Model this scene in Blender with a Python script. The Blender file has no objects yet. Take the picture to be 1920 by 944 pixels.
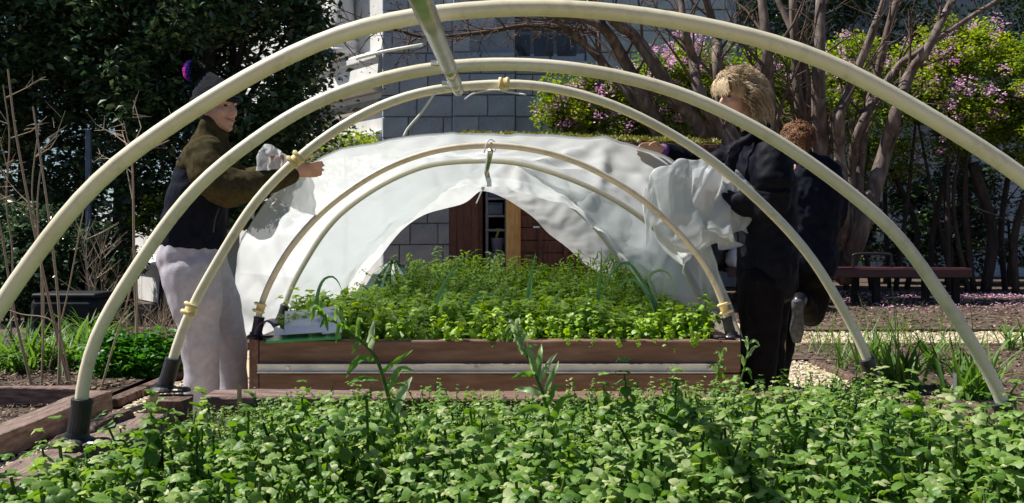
import bpy, math, random
import numpy as np
from mathutils import Vector, Matrix, noise as mnoise

# ------------------------------------------------------------------ camera, sky, sun, exposure
S = bpy.context.scene
FPX = 1800.0          # focal length in photo pixels (1920 wide)
CAMZ = 1.02
HORY = 430.0
cam_d = bpy.data.cameras.new("camera")
cam_d.sensor_width = 36.0
cam_d.lens = 36.0 * FPX / 1920.0
cam_d.shift_y = -(472.0 - HORY) / 1920.0
cam_d.clip_start = 0.05
cam_d.clip_end = 600
cam = bpy.data.objects.new("camera", cam_d)
S.collection.objects.link(cam)
cam.location = (0, 0, CAMZ)
cam.rotation_euler = (math.radians(90), 0, 0)
S.camera = cam

SUN = Vector((-0.70, 0.16, 1.0)).normalized()
elev = math.asin(SUN.z)
world = bpy.data.worlds.new("World")
S.world = world
world.use_nodes = True
wn = world.node_tree
bg = wn.nodes["Background"]
sky = wn.nodes.new("ShaderNodeTexSky")
sky.sky_type = 'NISHITA'
sky.sun_disc = False
sky.sun_elevation = elev
sky.sun_rotation = math.atan2(SUN.x, SUN.y)
sky.air_density = 0.8
sky.dust_density = 0.1
sky.ozone_density = 3.0
wn.links.new(sky.outputs[0], bg.inputs[0])
bg.inputs[1].default_value = 0.05
sun_d = bpy.data.lights.new("sun", 'SUN')
sun_d.energy = 5.0
sun_d.angle = math.radians(0.5)
sun_d.color = (1.0, 0.955, 0.89)
sun = bpy.data.objects.new("sun", sun_d)
S.collection.objects.link(sun)
sun.location = (-6, 4, 12)
sun.rotation_euler = SUN.to_track_quat('Z', 'Y').to_euler()
S.view_settings.view_transform = 'Standard'
S.view_settings.look = 'None'
S.view_settings.exposure = 0.64
S.view_settings.gamma = 1.0
S.cycles.max_bounces = 8
S.cycles.transparent_max_bounces = 12
S.cycles.use_denoising = True

# ------------------------------------------------------------------ helpers
COL = S.collection
R = random.Random(7)
RN = np.random.default_rng(11)
V3 = Vector

def W(px, py, d):
    """point at distance d seen at photo pixel (used only to read sizes and places off the photo)"""
    return V3(((px - 960.0) / FPX * d, d, CAMZ - (py - HORY) / FPX * d))

def tag(o, label=None, cat=None, group=None, kind=None):
    if label: o["label"] = label
    if cat: o["category"] = cat
    if group: o["group"] = group
    if kind: o["kind"] = kind
    return o

def empty(name, loc, label=None, cat=None, group=None):
    o = bpy.data.objects.new(name, None)
    COL.objects.link(o)
    o.location = loc
    o.empty_display_size = 0.1
    return tag(o, label, cat, group)

def link(name, me, parent=None):
    o = bpy.data.objects.new(name, me)
    COL.objects.link(o)
    if parent is not None:
        o.parent = parent
        # geometry is given in world space; keep it there
        loc = V3((0, 0, 0)); p = parent
        m = Matrix.Identity(4)
        chain = []
        while p is not None:
            chain.append(p); p = p.parent
        for p in reversed(chain):
            m = m @ p.matrix_parent_inverse @ p.matrix_basis
        o.matrix_parent_inverse = m.inverted()
    return o

class MB:
    def __init__(s): s.v = []; s.f = []
    def add(s, v, f):
        b = len(s.v)
        s.v += [tuple(p) for p in v]
        s.f += [tuple(i + b for i in q) for q in f]
        return s
    def box(s, c, size, rot=None, jit=0.0):
        hx, hy, hz = size[0] / 2, size[1] / 2, size[2] / 2
        pts = [V3((sx * hx, sy * hy, sz * hz)) for sz in (-1, 1) for sx, sy in ((-1, -1), (1, -1), (1, 1), (-1, 1))]
        if jit: pts = [p + V3((R.uniform(-jit, jit) for _ in range(3))) for p in pts]
        if rot is not None: pts = [rot @ p for p in pts]
        c = V3(c)
        return s.add([p + c for p in pts], [(3, 2, 1, 0), (4, 5, 6, 7), (0, 1, 5, 4), (1, 2, 6, 5), (2, 3, 7, 6), (3, 0, 4, 7)])
    def tube(s, pts, rad, n=8, cap=True):
        v, f = tube(pts, rad, n, cap)
        return s.add(v, f)
    def mesh(s, name, mat, smooth=False, bevel=0.0):
        me = bpy.data.meshes.new(name)
        me.from_pydata(s.v, [], s.f)
        me.update()
        if mat is not None:
            for m in (mat if isinstance(mat, (list, tuple)) else [mat]): me.materials.append(m)
        if smooth:
            me.polygons.foreach_set("use_smooth", [True] * len(me.polygons))
        return me
    def build(s, name, mat, parent=None, smooth=False, bevel=0.0, seg=2):
        o = link(name, s.mesh(name, mat, smooth), parent)
        if bevel:
            b = o.modifiers.new("bevel", 'BEVEL'); b.width = bevel; b.segments = seg; b.limit_method = 'ANGLE'
        return o

def frames(pts):
    pts = [V3(p) for p in pts]
    n = len(pts)
    T = []
    for i in range(n):
        t = pts[min(i + 1, n - 1)] - pts[max(i - 1, 0)]
        T.append(t.normalized() if t.length > 1e-9 else V3((0, 0, 1)))
    up = V3((0, 0, 1)) if abs(T[0].z) < 0.9 else V3((1, 0, 0))
    a = (up - T[0] * up.dot(T[0])).normalized()
    out = []
    for i in range(n):
        a = (a - T[i] * a.dot(T[i]))
        a = a.normalized() if a.length > 1e-6 else T[i].orthogonal().normalized()
        out.append((pts[i], T[i], a, T[i].cross(a)))
    return out

def tube(pts, rad, n=8, cap=True):
    fr = frames(pts)
    m = len(fr)
    if not isinstance(rad, (list, tuple)): rad = [rad] * m
    v = []; f = []
    for (p, t, a, b), r in zip(fr, rad):
        for k in range(n):
            an = 2 * math.pi * k / n
            v.append(p + a * (r * math.cos(an)) + b * (r * math.sin(an)))
    for i in range(m - 1):
        for k in range(n):
            k2 = (k + 1) % n
            f.append((i * n + k, i * n + k2, (i + 1) * n + k2, (i + 1) * n + k))
    if cap:
        f.append(tuple(range(n - 1, -1, -1)))
        f.append(tuple((m - 1) * n + k for k in range(n)))
    return v, f

def catmull(pts, sub=6):
    P = [V3(p) for p in pts]
    P = [P[0] * 2 - P[1]] + P + [P[-1] * 2 - P[-2]]
    out = []
    for i in range(1, len(P) - 2):
        for k in range(sub):
            t = k / sub
            a, b, c, d = P[i - 1], P[i], P[i + 1], P[i + 2]
            out.append(0.5 * ((2 * b) + (c - a) * t + (2 * a - 5 * b + 4 * c - d) * t * t + (3 * b - a - 3 * c + d) * t ** 3))
    out.append(P[-2].copy())
    return out

def resample(pts, n):
    L = [0.0]
    for a, b in zip(pts, pts[1:]): L.append(L[-1] + (b - a).length)
    out = []; j = 0
    for i in range(n):
        s = L[-1] * i / (n - 1)
        while j < len(L) - 2 and L[j + 1] < s: j += 1
        t = (s - L[j]) / max(L[j + 1] - L[j], 1e-9)
        out.append(pts[j].lerp(pts[j + 1], min(max(t, 0), 1)))
    return out

# ---- numpy quads: every proto is (V[n,3], F[m,4], A[n])
def np_mesh(name, V, F, A, mat, smooth=False):
    me = bpy.data.meshes.new(name)
    nv, nf = len(V), len(F)
    me.vertices.add(nv)
    me.vertices.foreach_set("co", np.ascontiguousarray(V, dtype=np.float32).ravel())
    me.loops.add(nf * 4)
    me.loops.foreach_set("vertex_index", np.ascontiguousarray(F, dtype=np.int32).ravel())
    me.polygons.add(nf)
    me.polygons.foreach_set("loop_start", np.arange(0, nf * 4, 4, dtype=np.int32))
    me.polygons.foreach_set("loop_total", np.full(nf, 4, dtype=np.int32))
    if smooth: me.polygons.foreach_set("use_smooth", np.ones(nf, dtype=bool))
    if A is not None:
        at = me.attributes.new("tint", 'FLOAT', 'POINT')
        at.data.foreach_set("value", np.ascontiguousarray(A, dtype=np.float32))
    me.materials.append(mat)
    me.update(calc_edges=True)
    return me

def rotz(a):
    c, s = np.cos(a), np.sin(a); o = np.zeros_like(a); l = np.ones_like(a)
    return np.stack([np.stack([c, -s, o], -1), np.stack([s, c, o], -1), np.stack([o, o, l], -1)], -2)
def rotx(a):
    c, s = np.cos(a), np.sin(a); o = np.zeros_like(a); l = np.ones_like(a)
    return np.stack([np.stack([l, o, o], -1), np.stack([o, c, -s], -1), np.stack([o, s, c], -1)], -2)

def scatter(protos, pos, rot, scl, tint, pick=None):
    """merge copies of quad protos into one (V,F,A)"""
    pos = np.asarray(pos); n = len(pos)
    if pick is None: pick = RN.integers(0, len(protos), n)
    Vs, Fs, As = [], [], []; base = 0
    scl = np.broadcast_to(np.asarray(scl, dtype=float), (n,))
    tint = np.broadcast_to(np.asarray(tint, dtype=float), (n,))
    for k, (pv, pf, pa) in enumerate(protos):
        idx = np.nonzero(pick == k)[0]
        if len(idx) == 0: continue
        v = np.einsum('nij,mj->nmi', rot[idx], pv) * scl[idx, None, None] + pos[idx, None, :]
        m = len(pv)
        Vs.append(v.reshape(-1, 3))
        off = base + np.arange(len(idx)) * m
        Fs.append((pf[None] + off[:, None, None]).reshape(-1, 4))
        a = np.where(pa[None] <= 0.001, 0.0, np.clip(pa[None] + tint[idx, None], 0.05, 1))
        As.append(a.reshape(-1))
        base += m * len(idx)
    return np.concatenate(Vs), np.concatenate(Fs), np.concatenate(As)

def leaf_q(base, az, el, L, wd, droop, tint, cup=0.25, rows=(0, .3, .65, 1), wid=(.15, 1, .8, .06), twist=0.0, wav=0.0):
    """one leaf as a 3-column strip of quads"""
    b = np.array(base, float)
    v = []; p = b.copy(); prev = 0.0
    for t, w in zip(rows, wid):
        e = el - droop * t
        st = (t - prev) * L
        d = np.array([math.cos(az) * math.cos(e), math.sin(az) * math.cos(e), math.sin(e)])
        p = p + d * st
        s = np.array([-math.sin(az), math.cos(az), 0.0])
        nrm = np.cross(d, s)
        if twist: s = s * math.cos(twist * t) + nrm * math.sin(twist * t); nrm = np.cross(d, s)
        hw = w * wd / 2
        lift = nrm * (-cup * hw)
        o = nrm * (wav * hw * (1 if int(t * 10) % 2 else -1))
        v += [p - s * hw - lift + o, p, p + s * hw - lift - o]
        prev = t
    f = []
    for i in range(len(rows) - 1):
        for k in (0, 1):
            f.append((i * 3 + k, i * 3 + k + 1, i * 3 + k + 4, i * 3 + k + 3))
    return np.array(v), np.array(f), np.full(len(v), tint)

def stem_q(pts, r, n=3, tint=0.0):
    v, f = tube(pts, r, n, False)
    return np.array([tuple(p) for p in v]), np.array(f), np.full(len(v), tint)

def merge(parts):
    Vs, Fs, As = [], [], []; b = 0
    for v, f, a in parts:
        Vs.append(v); Fs.append(f + b); As.append(a); b += len(v)
    return np.concatenate(Vs), np.concatenate(Fs), np.concatenate(As)

def drape(name, grid, pins, mat, parent, frames=24, mass=.08, shrink=0.0, bend=.05, sub=1, ten=15):
    """let a grid of film hang from its pinned points (cloth settled at build time, kept as plain mesh)"""
    nv = len(grid); nu = len(grid[0])
    me = bpy.data.meshes.new(name)
    me.from_pydata([tuple(p) for r in grid for p in r], [], [(j * nu + i, j * nu + i + 1, (j + 1) * nu + i + 1, (j + 1) * nu + i) for j in range(nv - 1) for i in range(nu - 1)])
    o = bpy.data.objects.new(name + '_soft', me); COL.objects.link(o)
    g = o.vertex_groups.new(name='pin')
    for k, w in pins.items(): g.add([k], w, 'REPLACE')
    m = o.modifiers.new('cloth', 'CLOTH'); st = m.settings
    st.quality = 5; st.mass = mass; st.tension_stiffness = ten; st.compression_stiffness = ten; st.shear_stiffness = 5; st.bending_stiffness = bend
    st.vertex_group_mass = 'pin'; st.shrink_min = shrink; st.air_damping = 2
    m.collision_settings.use_self_collision = False; m.collision_settings.use_collision = False
    m.point_cache.frame_start = 1; m.point_cache.frame_end = frames
    for fr in range(1, frames + 1): S.frame_set(fr)
    dg = bpy.context.evaluated_depsgraph_get()
    m2 = bpy.data.meshes.new_from_object(o.evaluated_get(dg)); m2.name = name
    S.frame_set(1)
    bpy.data.objects.remove(o)
    m2.materials.clear(); m2.materials.append(mat)
    m2.polygons.foreach_set("use_smooth", [True] * len(m2.polygons))
    q = link(name, m2, parent)
    if sub:
        sd = q.modifiers.new('finer', 'SUBSURF'); sd.levels = sub; sd.render_levels = sub
    return q

def grow(name, protos, pos, eul, scl, mat):
    """stuff: many small plants as geometry-node instances of a few plant meshes"""
    col = bpy.data.collections.new(name + '_kinds')
    for k, (pv, pf, pa) in enumerate(protos):
        col.objects.link(bpy.data.objects.new('%s_kind_%02d' % (name, k), np_mesh(name + '_kind', pv, pf, pa, mat, smooth=True)))
    n = len(pos)
    me = bpy.data.meshes.new(name)
    me.vertices.add(n)
    me.vertices.foreach_set("co", np.ascontiguousarray(pos, dtype=np.float32).ravel())
    for nm, ty, key, arr in (("turn", 'FLOAT_VECTOR', "vector", eul), ("size", 'FLOAT', "value", scl), ("pick", 'INT', "value", RN.integers(0, len(protos), n))):
        at = me.attributes.new(nm, ty, 'POINT')
        at.data.foreach_set(key, np.ascontiguousarray(arr, dtype=np.int32 if ty == 'INT' else np.float32).ravel())
    me.materials.append(mat)
    o = link(name, me)
    ng = bpy.data.node_groups.new(name + '_growth', 'GeometryNodeTree')
    ng.interface.new_socket('Geometry', in_out='INPUT', socket_type='NodeSocketGeometry')
    ng.interface.new_socket('Geometry', in_out='OUTPUT', socket_type='NodeSocketGeometry')
    gi = ng.nodes.new('NodeGroupInput'); go = ng.nodes.new('NodeGroupOutput')
    ip = ng.nodes.new('GeometryNodeInstanceOnPoints'); ci = ng.nodes.new('GeometryNodeCollectionInfo')
    ci.inputs['Collection'].default_value = col; ci.inputs['Separate Children'].default_value = True; ci.inputs['Reset Children'].default_value = True
    ip.inputs['Pick Instance'].default_value = True
    def attr(nm, ty):
        a = ng.nodes.new('GeometryNodeInputNamedAttribute'); a.data_type = ty; a.inputs['Name'].default_value = nm
        return [q for q in a.outputs if q.enabled and q.name == 'Attribute'][0]
    L = ng.links.new
    L(gi.outputs[0], ip.inputs['Points']); L(ci.outputs[0], ip.inputs['Instance'])
    L(attr('pick', 'INT'), ip.inputs['Instance Index']); L(attr('turn', 'FLOAT_VECTOR'), ip.inputs['Rotation']); L(attr('size', 'FLOAT'), ip.inputs['Scale'])
    L(ip.outputs[0], go.inputs[0])
    m = o.modifiers.new('growth', 'NODES'); m.node_group = ng
    return o

# ------------------------------------------------------------------ materials
def nodemat(name):
    m = bpy.data.materials.new(name); m.use_nodes = True
    nt = m.node_tree
    return m, nt, nt.nodes["Principled BSDF"]
def N(nt, t, **kw):
    n = nt.nodes.new(t)
    for k, v in kw.items():
        if hasattr(n, k): setattr(n, k, v)
        else: n.inputs[k].default_value = v
    return n
def ramp(nt, stops, fac=None):
    r = nt.nodes.new("ShaderNodeValToRGB")
    e = r.color_ramp.elements
    while len(e) < len(stops): e.new(0.5)
    for x, (p, c) in zip(e, stops): x.position = p; x.color = (*c, 1)
    if fac is not None: nt.links.new(fac, r.inputs[0])
    return r
def mat(name, c1, c2=None, rough=0.6, scale=8.0, bump=0.0, bscale=None, metal=0.0, stretch=(1, 1, 1), spec=0.5, detail=6, c3=None, sheen=0.0, contrast=(.35, .65), dirt=0.0):
    m, nt, b = nodemat(name)
    b.inputs["Roughness"].default_value = rough
    b.inputs["Metallic"].default_value = metal
    b.inputs["Specular IOR Level"].default_value = spec
    if sheen: b.inputs["Sheen Weight"].default_value = sheen
    tc = N(nt, "ShaderNodeTexCoord"); mp = N(nt, "ShaderNodeMapping")
    mp.inputs["Scale"].default_value = stretch
    nt.links.new(tc.outputs["Object"], mp.inputs[0])
    no = N(nt, "ShaderNodeTexNoise"); no.inputs["Scale"].default_value = scale; no.inputs["Detail"].default_value = detail
    nt.links.new(mp.outputs[0], no.inputs["Vector"])
    c2 = c2 or c1
    st = [(contrast[0], c1), (contrast[1], c2)] if c3 is None else [(contrast[0], c1), (.5, c2), (contrast[1], c3)]
    r = ramp(nt, st, no.outputs["Fac"])
    col_out = r.outputs[0]
    if dirt:      # scuffs and grime
        nd = N(nt, "ShaderNodeTexNoise"); nd.inputs["Scale"].default_value = scale * 5; nd.inputs["Detail"].default_value = 10; nd.inputs["Roughness"].default_value = .7
        nt.links.new(tc.outputs["Object"], nd.inputs["Vector"])
        rd = ramp(nt, [(.52, (1, 1, 1)), (.70, (1 - dirt, 1 - dirt * 1.05, 1 - dirt * 1.15))], nd.outputs["Fac"])
        mx = N(nt, "ShaderNodeMixRGB"); mx.blend_type = 'MULTIPLY'; mx.inputs[0].default_value = 1.0
        nt.links.new(col_out, mx.inputs[1]); nt.links.new(rd.outputs[0], mx.inputs[2]); col_out = mx.outputs[0]
    nt.links.new(col_out, b.inputs["Base Color"])
    if bump:
        n2 = N(nt, "ShaderNodeTexNoise"); n2.inputs["Scale"].default_value = bscale or scale * 3; n2.inputs["Detail"].default_value = 8
        nt.links.new(mp.outputs[0], n2.inputs["Vector"])
        bp = N(nt, "ShaderNodeBump"); bp.inputs["Strength"].default_value = min(bump, 1); bp.inputs["Distance"].default_value = 0.02 * max(bump, .3)
        nt.links.new(n2.outputs["Fac"], bp.inputs["Height"]); nt.links.new(bp.outputs[0], b.inputs["Normal"])
    return m

def leafmat(name, stops, trans=0.35, rough=0.5, spec=0.4, vary=0.0):
    """stops: colours by the tint attribute (0 is stem)"""
    m, nt, b = nodemat(name)
    at = N(nt, "ShaderNodeAttribute"); at.attribute_name = "tint"
    fac = at.outputs["Fac"]
    if vary:        # each plant its own shade
        oi = N(nt, "ShaderNodeObjectInfo"); ma = N(nt, "ShaderNodeMath"); ma.operation = 'MULTIPLY_ADD'
        ma.inputs[1].default_value = vary; nt.links.new(oi.outputs["Random"], ma.inputs[0])
        mb = N(nt, "ShaderNodeMath"); mb.operation = 'ADD'; mb.inputs[1].default_value = -vary * .5
        nt.links.new(fac, ma.inputs[2]); nt.links.new(ma.outputs[0], mb.inputs[0]); fac = mb.outputs[0]
    r = ramp(nt, stops, fac)
    tc = N(nt, "ShaderNodeTexCoord")
    no = N(nt, "ShaderNodeTexNoise"); no.inputs["Scale"].default_value = 60; no.inputs["Detail"].default_value = 3
    nt.links.new(tc.outputs["Object"], no.inputs["Vector"])
    hs = N(nt, "ShaderNodeHueSaturation")
    mr = N(nt, "ShaderNodeMapRange"); mr.inputs[3].default_value = 0.7; mr.inputs[4].default_value = 1.3
    nt.links.new(no.outputs["Fac"], mr.inputs[0]); nt.links.new(mr.outputs[0], hs.inputs["Value"])
    nt.links.new(r.outputs[0], hs.inputs["Color"])
    nt.links.new(hs.outputs[0], b.inputs["Base Color"])
    b.inputs["Roughness"].default_value = rough
    b.inputs["Specular IOR Level"].default_value = spec
    if vary:        # puckered leaf surface
        nb_ = N(nt, "ShaderNodeTexNoise"); nb_.inputs["Scale"].default_value = 110; nb_.inputs["Detail"].default_value = 2
        nt.links.new(tc.outputs["Object"], nb_.inputs["Vector"])
        bp = N(nt, "ShaderNodeBump"); bp.inputs["Strength"].default_value = .5; bp.inputs["Distance"].default_value = .003
        nt.links.new(nb_.outputs["Fac"], bp.inputs["Height"]); nt.links.new(bp.outputs[0], b.inputs["Normal"])
    tr = N(nt, "ShaderNodeBsdfTranslucent")
    mx = N(nt, "ShaderNodeMixRGB"); mx.blend_type = 'MULTIPLY'; mx.inputs[0].default_value = 0.0
    hs2 = N(nt, "ShaderNodeHueSaturation"); hs2.inputs["Saturation"].default_value = 1.15; hs2.inputs["Value"].default_value = 1.8
    hs2.inputs["Hue"].default_value = 0.485
    nt.links.new(hs.outputs[0], hs2.inputs["Color"])
    nt.links.new(hs2.outputs[0], tr.inputs[0])
    ms = N(nt, "ShaderNodeMixShader"); ms.inputs[0].default_value = trans
    out = nt.nodes["Material Output"]
    nt.links.new(b.outputs[0], ms.inputs[1]); nt.links.new(tr.outputs[0], ms.inputs[2])
    nt.links.new(ms.outputs[0], out.inputs[0])
    return m

M = {}
M['pvc'] = mat('cream_pvc', (.64, .58, .40), (.76, .70, .52), rough=.36, scale=5, bump=.06, bscale=60, c3=(.80, .75, .58), contrast=(.25, .7), dirt=.2)
M['pvc_far'] = mat('beige_pvc', (.66, .57, .42), (.74, .66, .50), rough=.35, scale=4, dirt=.3)
M['pvc_grey'] = mat('greyed_pvc', (.52, .49, .40), (.62, .58, .46), rough=.4, scale=4)
M['rubber'] = mat('black_plastic', (.012, .012, .014), (.03, .03, .032), rough=.42, scale=20)
M['galv'] = mat('galvanised_steel', (.55, .56, .55), (.70, .71, .70), rough=.34, scale=14, metal=.95, bump=.05)
M['alu'] = mat('dull_aluminium', (.50, .52, .54), (.66, .67, .67), rough=.55, scale=10, metal=.35)
M['clamp'] = mat('yellowed_plastic', (.72, .58, .25), (.78, .66, .36), rough=.35, scale=10)
M['tie'] = mat('white_nylon', (.75, .75, .72), rough=.4)
M['wood'] = mat('stained_timber', (.115, .062, .040), (.155, .087, .058), rough=.75, scale=7, bump=.2, bscale=30, stretch=(1, 6, 6), c3=(.20, .12, .09), contrast=(.3, .7))
M['woody'] = mat('stained_timber_lengthwise', (.115, .05, .034), (.175, .085, .06), rough=.65, scale=7, bump=.35, bscale=30, stretch=(6, 1, 6), c3=(.23, .125, .1), contrast=(.3, .7))
M['wood_old'] = mat('weathered_timber', (.10, .055, .042), (.24, .15, .125), rough=.8, scale=9, bump=1.0, bscale=22, stretch=(1, 7, 5), c3=(.36, .25, .215), contrast=(.3, .7))
M['wood_oldy'] = mat('weathered_timber_lengthwise', (.10, .062, .047), (.21, .142, .115), rough=.8, scale=8, bump=.8, bscale=25, stretch=(7, 1, 5), c3=(.30, .215, .18), contrast=(.3, .7))
M['wood_rot'] = mat('rotten_timber', (.03, .02, .016), (.12, .07, .05), rough=.9, scale=12, bump=1.0, bscale=16, stretch=(3, 3, .8), c3=(.22, .14, .11), contrast=(.35, .7))
M['peg'] = mat('pale_wood', (.42, .30, .14), (.55, .42, .22), rough=.7, scale=20, stretch=(5, 5, 1))
M['soil'] = mat('dark_soil', (.03, .02, .013), (.09, .06, .04), rough=.95, scale=14, bump=1.0, bscale=40)
M['ground'] = mat('mulched_ground', (.035, .023, .016), (.085, .056, .039), rough=.95, scale=6, bump=1.0, bscale=30, c3=(.15, .105, .076), contrast=(.3, .7))
M['path'] = mat('chip_path', (.38, .29, .16), (.60, .49, .30), rough=.9, scale=45, bump=1.0, bscale=60, c3=(.78, .68, .46), contrast=(.3, .7))
# ------------------------------------------------------------------ ground, paths, soil
def sheet(name, x0, x1, y0, y1, z, m, kind='structure', nx=1, ny=1, amp=0.0):
    b = MB(); vs = []; fs = []
    for j in range(ny + 1):
        for i in range(nx + 1):
            x = x0 + (x1 - x0) * i / nx; y = y0 + (y1 - y0) * j / ny
            e = 0 if (i in (0, nx) or j in (0, ny)) else 1
            vs.append((x, y, z + amp * e * (mnoise.noise(V3((x * 1.7, y * 1.7, 3.3))) + .5 * mnoise.noise(V3((x * 6, y * 6, 1.3))))))
    for j in range(ny):
        for i in range(nx):
            a = j * (nx + 1) + i
            fs.append((a, a + 1, a + nx + 2, a + nx + 1))
    b.add(vs, fs)
    o = b.build(name, m, None, smooth=amp > 0)
    return tag(o, kind=kind) if kind else o

sheet('ground', -300, 300, -60, 500, -0.012, M['ground'])
sheet('path', -2.22, 2.45, -4, 12.2, 0.0, M['path'])
sheet('path', 2.45, 16, 8.35, 9.45, 0.0, M['path'])
sheet('garden_soil', -9, -2.42, 5.52, 9.2, 0.03, M['soil'], nx=60, ny=40, amp=.035)
sheet('garden_soil', -9, -2.42, 1.5, 5.34, 0.025, M['soil'], nx=50, ny=40, amp=.02)
sheet('garden_soil', 2.30, 9, 3.0, 7.34, 0.02, M['ground'], nx=50, ny=40, amp=.025)

sheet('garden_soil', 1.32, 9, 7.35, 8.22, 0.024, M['ground'], nx=40, ny=10, amp=.01)

def chips(name, n, x0, x1, y0, y1, z, m, L=(.02, .045), Wd=.4, seed=1, pw=1.0):
    rg = np.random.default_rng(seed)
    pv = np.array([(-.5, -.5, -.12), (.5, -.35, -.12), (.5, .5, -.12), (-.5, .4, -.12), (-.45, -.4, .12), (.5, -.3, .08), (.42, .4, .12), (-.5, .4, .05)])
    pf = np.array([(4, 5, 6, 7), (0, 1, 5, 4), (1, 2, 6, 5), (2, 3, 7, 6), (3, 0, 4, 7)])
    pa = np.full(8, .5)
    protos = []
    for w in (.25, .4, .6):
        protos.append((pv * np.array([1, w, .5]), pf, pa))
    pos = np.stack([rg.uniform(x0, x1, n), y0 + (y1 - y0) * rg.uniform(0, 1, n) ** pw, z + rg.uniform(0, .012, n)], -1)
    rot = rotz(rg.uniform(0, 6.28, n)) @ rotx(rg.normal(0, .45, n)) @ rotz(rg.uniform(0, 6.28, n))
    v, f, a = scatter(protos, pos, rot, rg.uniform(L[0], L[1], n), rg.uniform(-.5, .5, n))
    o = link(name, np_mesh(name, v, f, a, m))
    return o

def tintmat(name, stops, rough=.9, spec=.2):
    m, nt, b = nodemat(name)
    at = N(nt, "ShaderNodeAttribute"); at.attribute_name = "tint"
    r = ramp(nt, stops, at.outputs["Fac"])
    nt.links.new(r.outputs[0], b.inputs["Base Color"])
    b.inputs["Roughness"].default_value = rough; b.inputs["Specular IOR Level"].default_value = spec
    return m
M['chip'] = tintmat('wood_chip', [(0, (.28, .21, .13)), (.4, (.50, .42, .30)), (1, (.74, .67, .53))])
M['mulch'] = tintmat('bark_mulch', [(0, (.02, .012, .008)), (.5, (.085, .055, .038)), (1, (.34, .25, .18))])
M['petal'] = tintmat('fallen_petal', [(0, (.55, .22, .42)), (1, (.8, .5, .68))], rough=.6)
for nm, args in (('wood_chips', (7500, -2.2, -1.22, 2.0, 6.6, .004, M['chip'], (.018, .042), .4, 2)),
                 ('wood_chips', (3600, 1.25, 2.24, 4.6, 7.34, .004, M['chip'], (.02, .045), .4, 3)),
                 ('wood_chips', (2500, 2.4, 6.2, 8.37, 9.43, .004, M['chip'], (.025, .05), .4, 4))):
    tag(chips(nm, *args), kind='stuff', label='pale wood chips strewn on the path', cat='wood chips')
for nm, args in (('bark_mulch', (8000, -4.6, -2.45, 3.9, 7.6, .032, M['mulch'], (.012, .042), .4, 5)),
                 ('bark_mulch', (6000, 2.3, 5.2, 4.2, 8.3, .022, M['mulch'], (.012, .040), .4, 6)),
                 ('bark_mulch', (6500, 1.5, 9.5, 9.5, 15.5, -.01, M['mulch'], (.022, .06), .4, 7))):
    tag(chips(nm, *args), kind='stuff', label='shredded brown bark mulch over the soil', cat='mulch')
tag(chips('fallen_petals', 1500, 4.6, 10.5, 11.4, 15.5, .006, M['petal'], (.02, .045), .4, 8, .6), kind='stuff', label='pink petals fallen on the mulch behind the bench', cat='petals')

# ------------------------------------------------------------------ stone building
M['stone'] = mat('pale_stone_shade_blue', (.48, .54, .62), (.60, .65, .71), rough=.8, scale=5, bump=.25, bscale=40, dirt=.25)  # neutral stone; the blue of skylit shade is mixed into its colour
M['stone2'] = mat('pale_stone_worn_shade_blue', (.42, .47, .55), (.55, .60, .67), rough=.8, scale=3, bump=.25, bscale=30, dirt=.35)  # worn blocks, with the same blue shade put into the colour
M['joint'] = mat('dark_joint', (.33, .37, .43), (.40, .44, .50), rough=.9)
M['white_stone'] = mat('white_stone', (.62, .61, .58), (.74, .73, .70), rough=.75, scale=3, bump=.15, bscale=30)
M['stone_band'] = mat('dark_band_stone', (.22, .19, .14), (.42, .38, .30), rough=.85, scale=6, bump=.3)  # darker brown tone for the band on the wing wall
M['glass'] = mat('dark_window_glass', (.015, .02, .03), (.03, .04, .055), rough=.08, scale=2, spec=.8)
M['sash'] = mat('grey_sash_paint', (.16, .18, .22), rough=.5)

def block_mesh(w, h, t, m):
    """chamfered ashlar block; front at y=-t"""
    c = min(.018, w * .2)
    b = MB()
    v = [(-w / 2, 0, -h / 2), (w / 2, 0, -h / 2), (w / 2, 0, h / 2), (-w / 2, 0, h / 2)]
    v += [(x, -t + c, z) for x, _, z in v[:4]]
    v += [(x - math.copysign(c, x), -t, z - math.copysign(c, z)) for x, _, z in v[:4]]
    f = [(0, 1, 5, 4), (1, 2, 6, 5), (2, 3, 7, 6), (3, 0, 4, 7), (4, 5, 9, 8), (5, 6, 10, 9), (6, 7, 11, 10), (7, 4, 8, 11), (8, 9, 10, 11)]
    b.add(v, f)
    return b.mesh('stone_block', m)

def pix(p):
    return 960 + FPX * p.x / p.y, HORY + (CAMZ - p.z) * FPX / p.y

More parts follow.
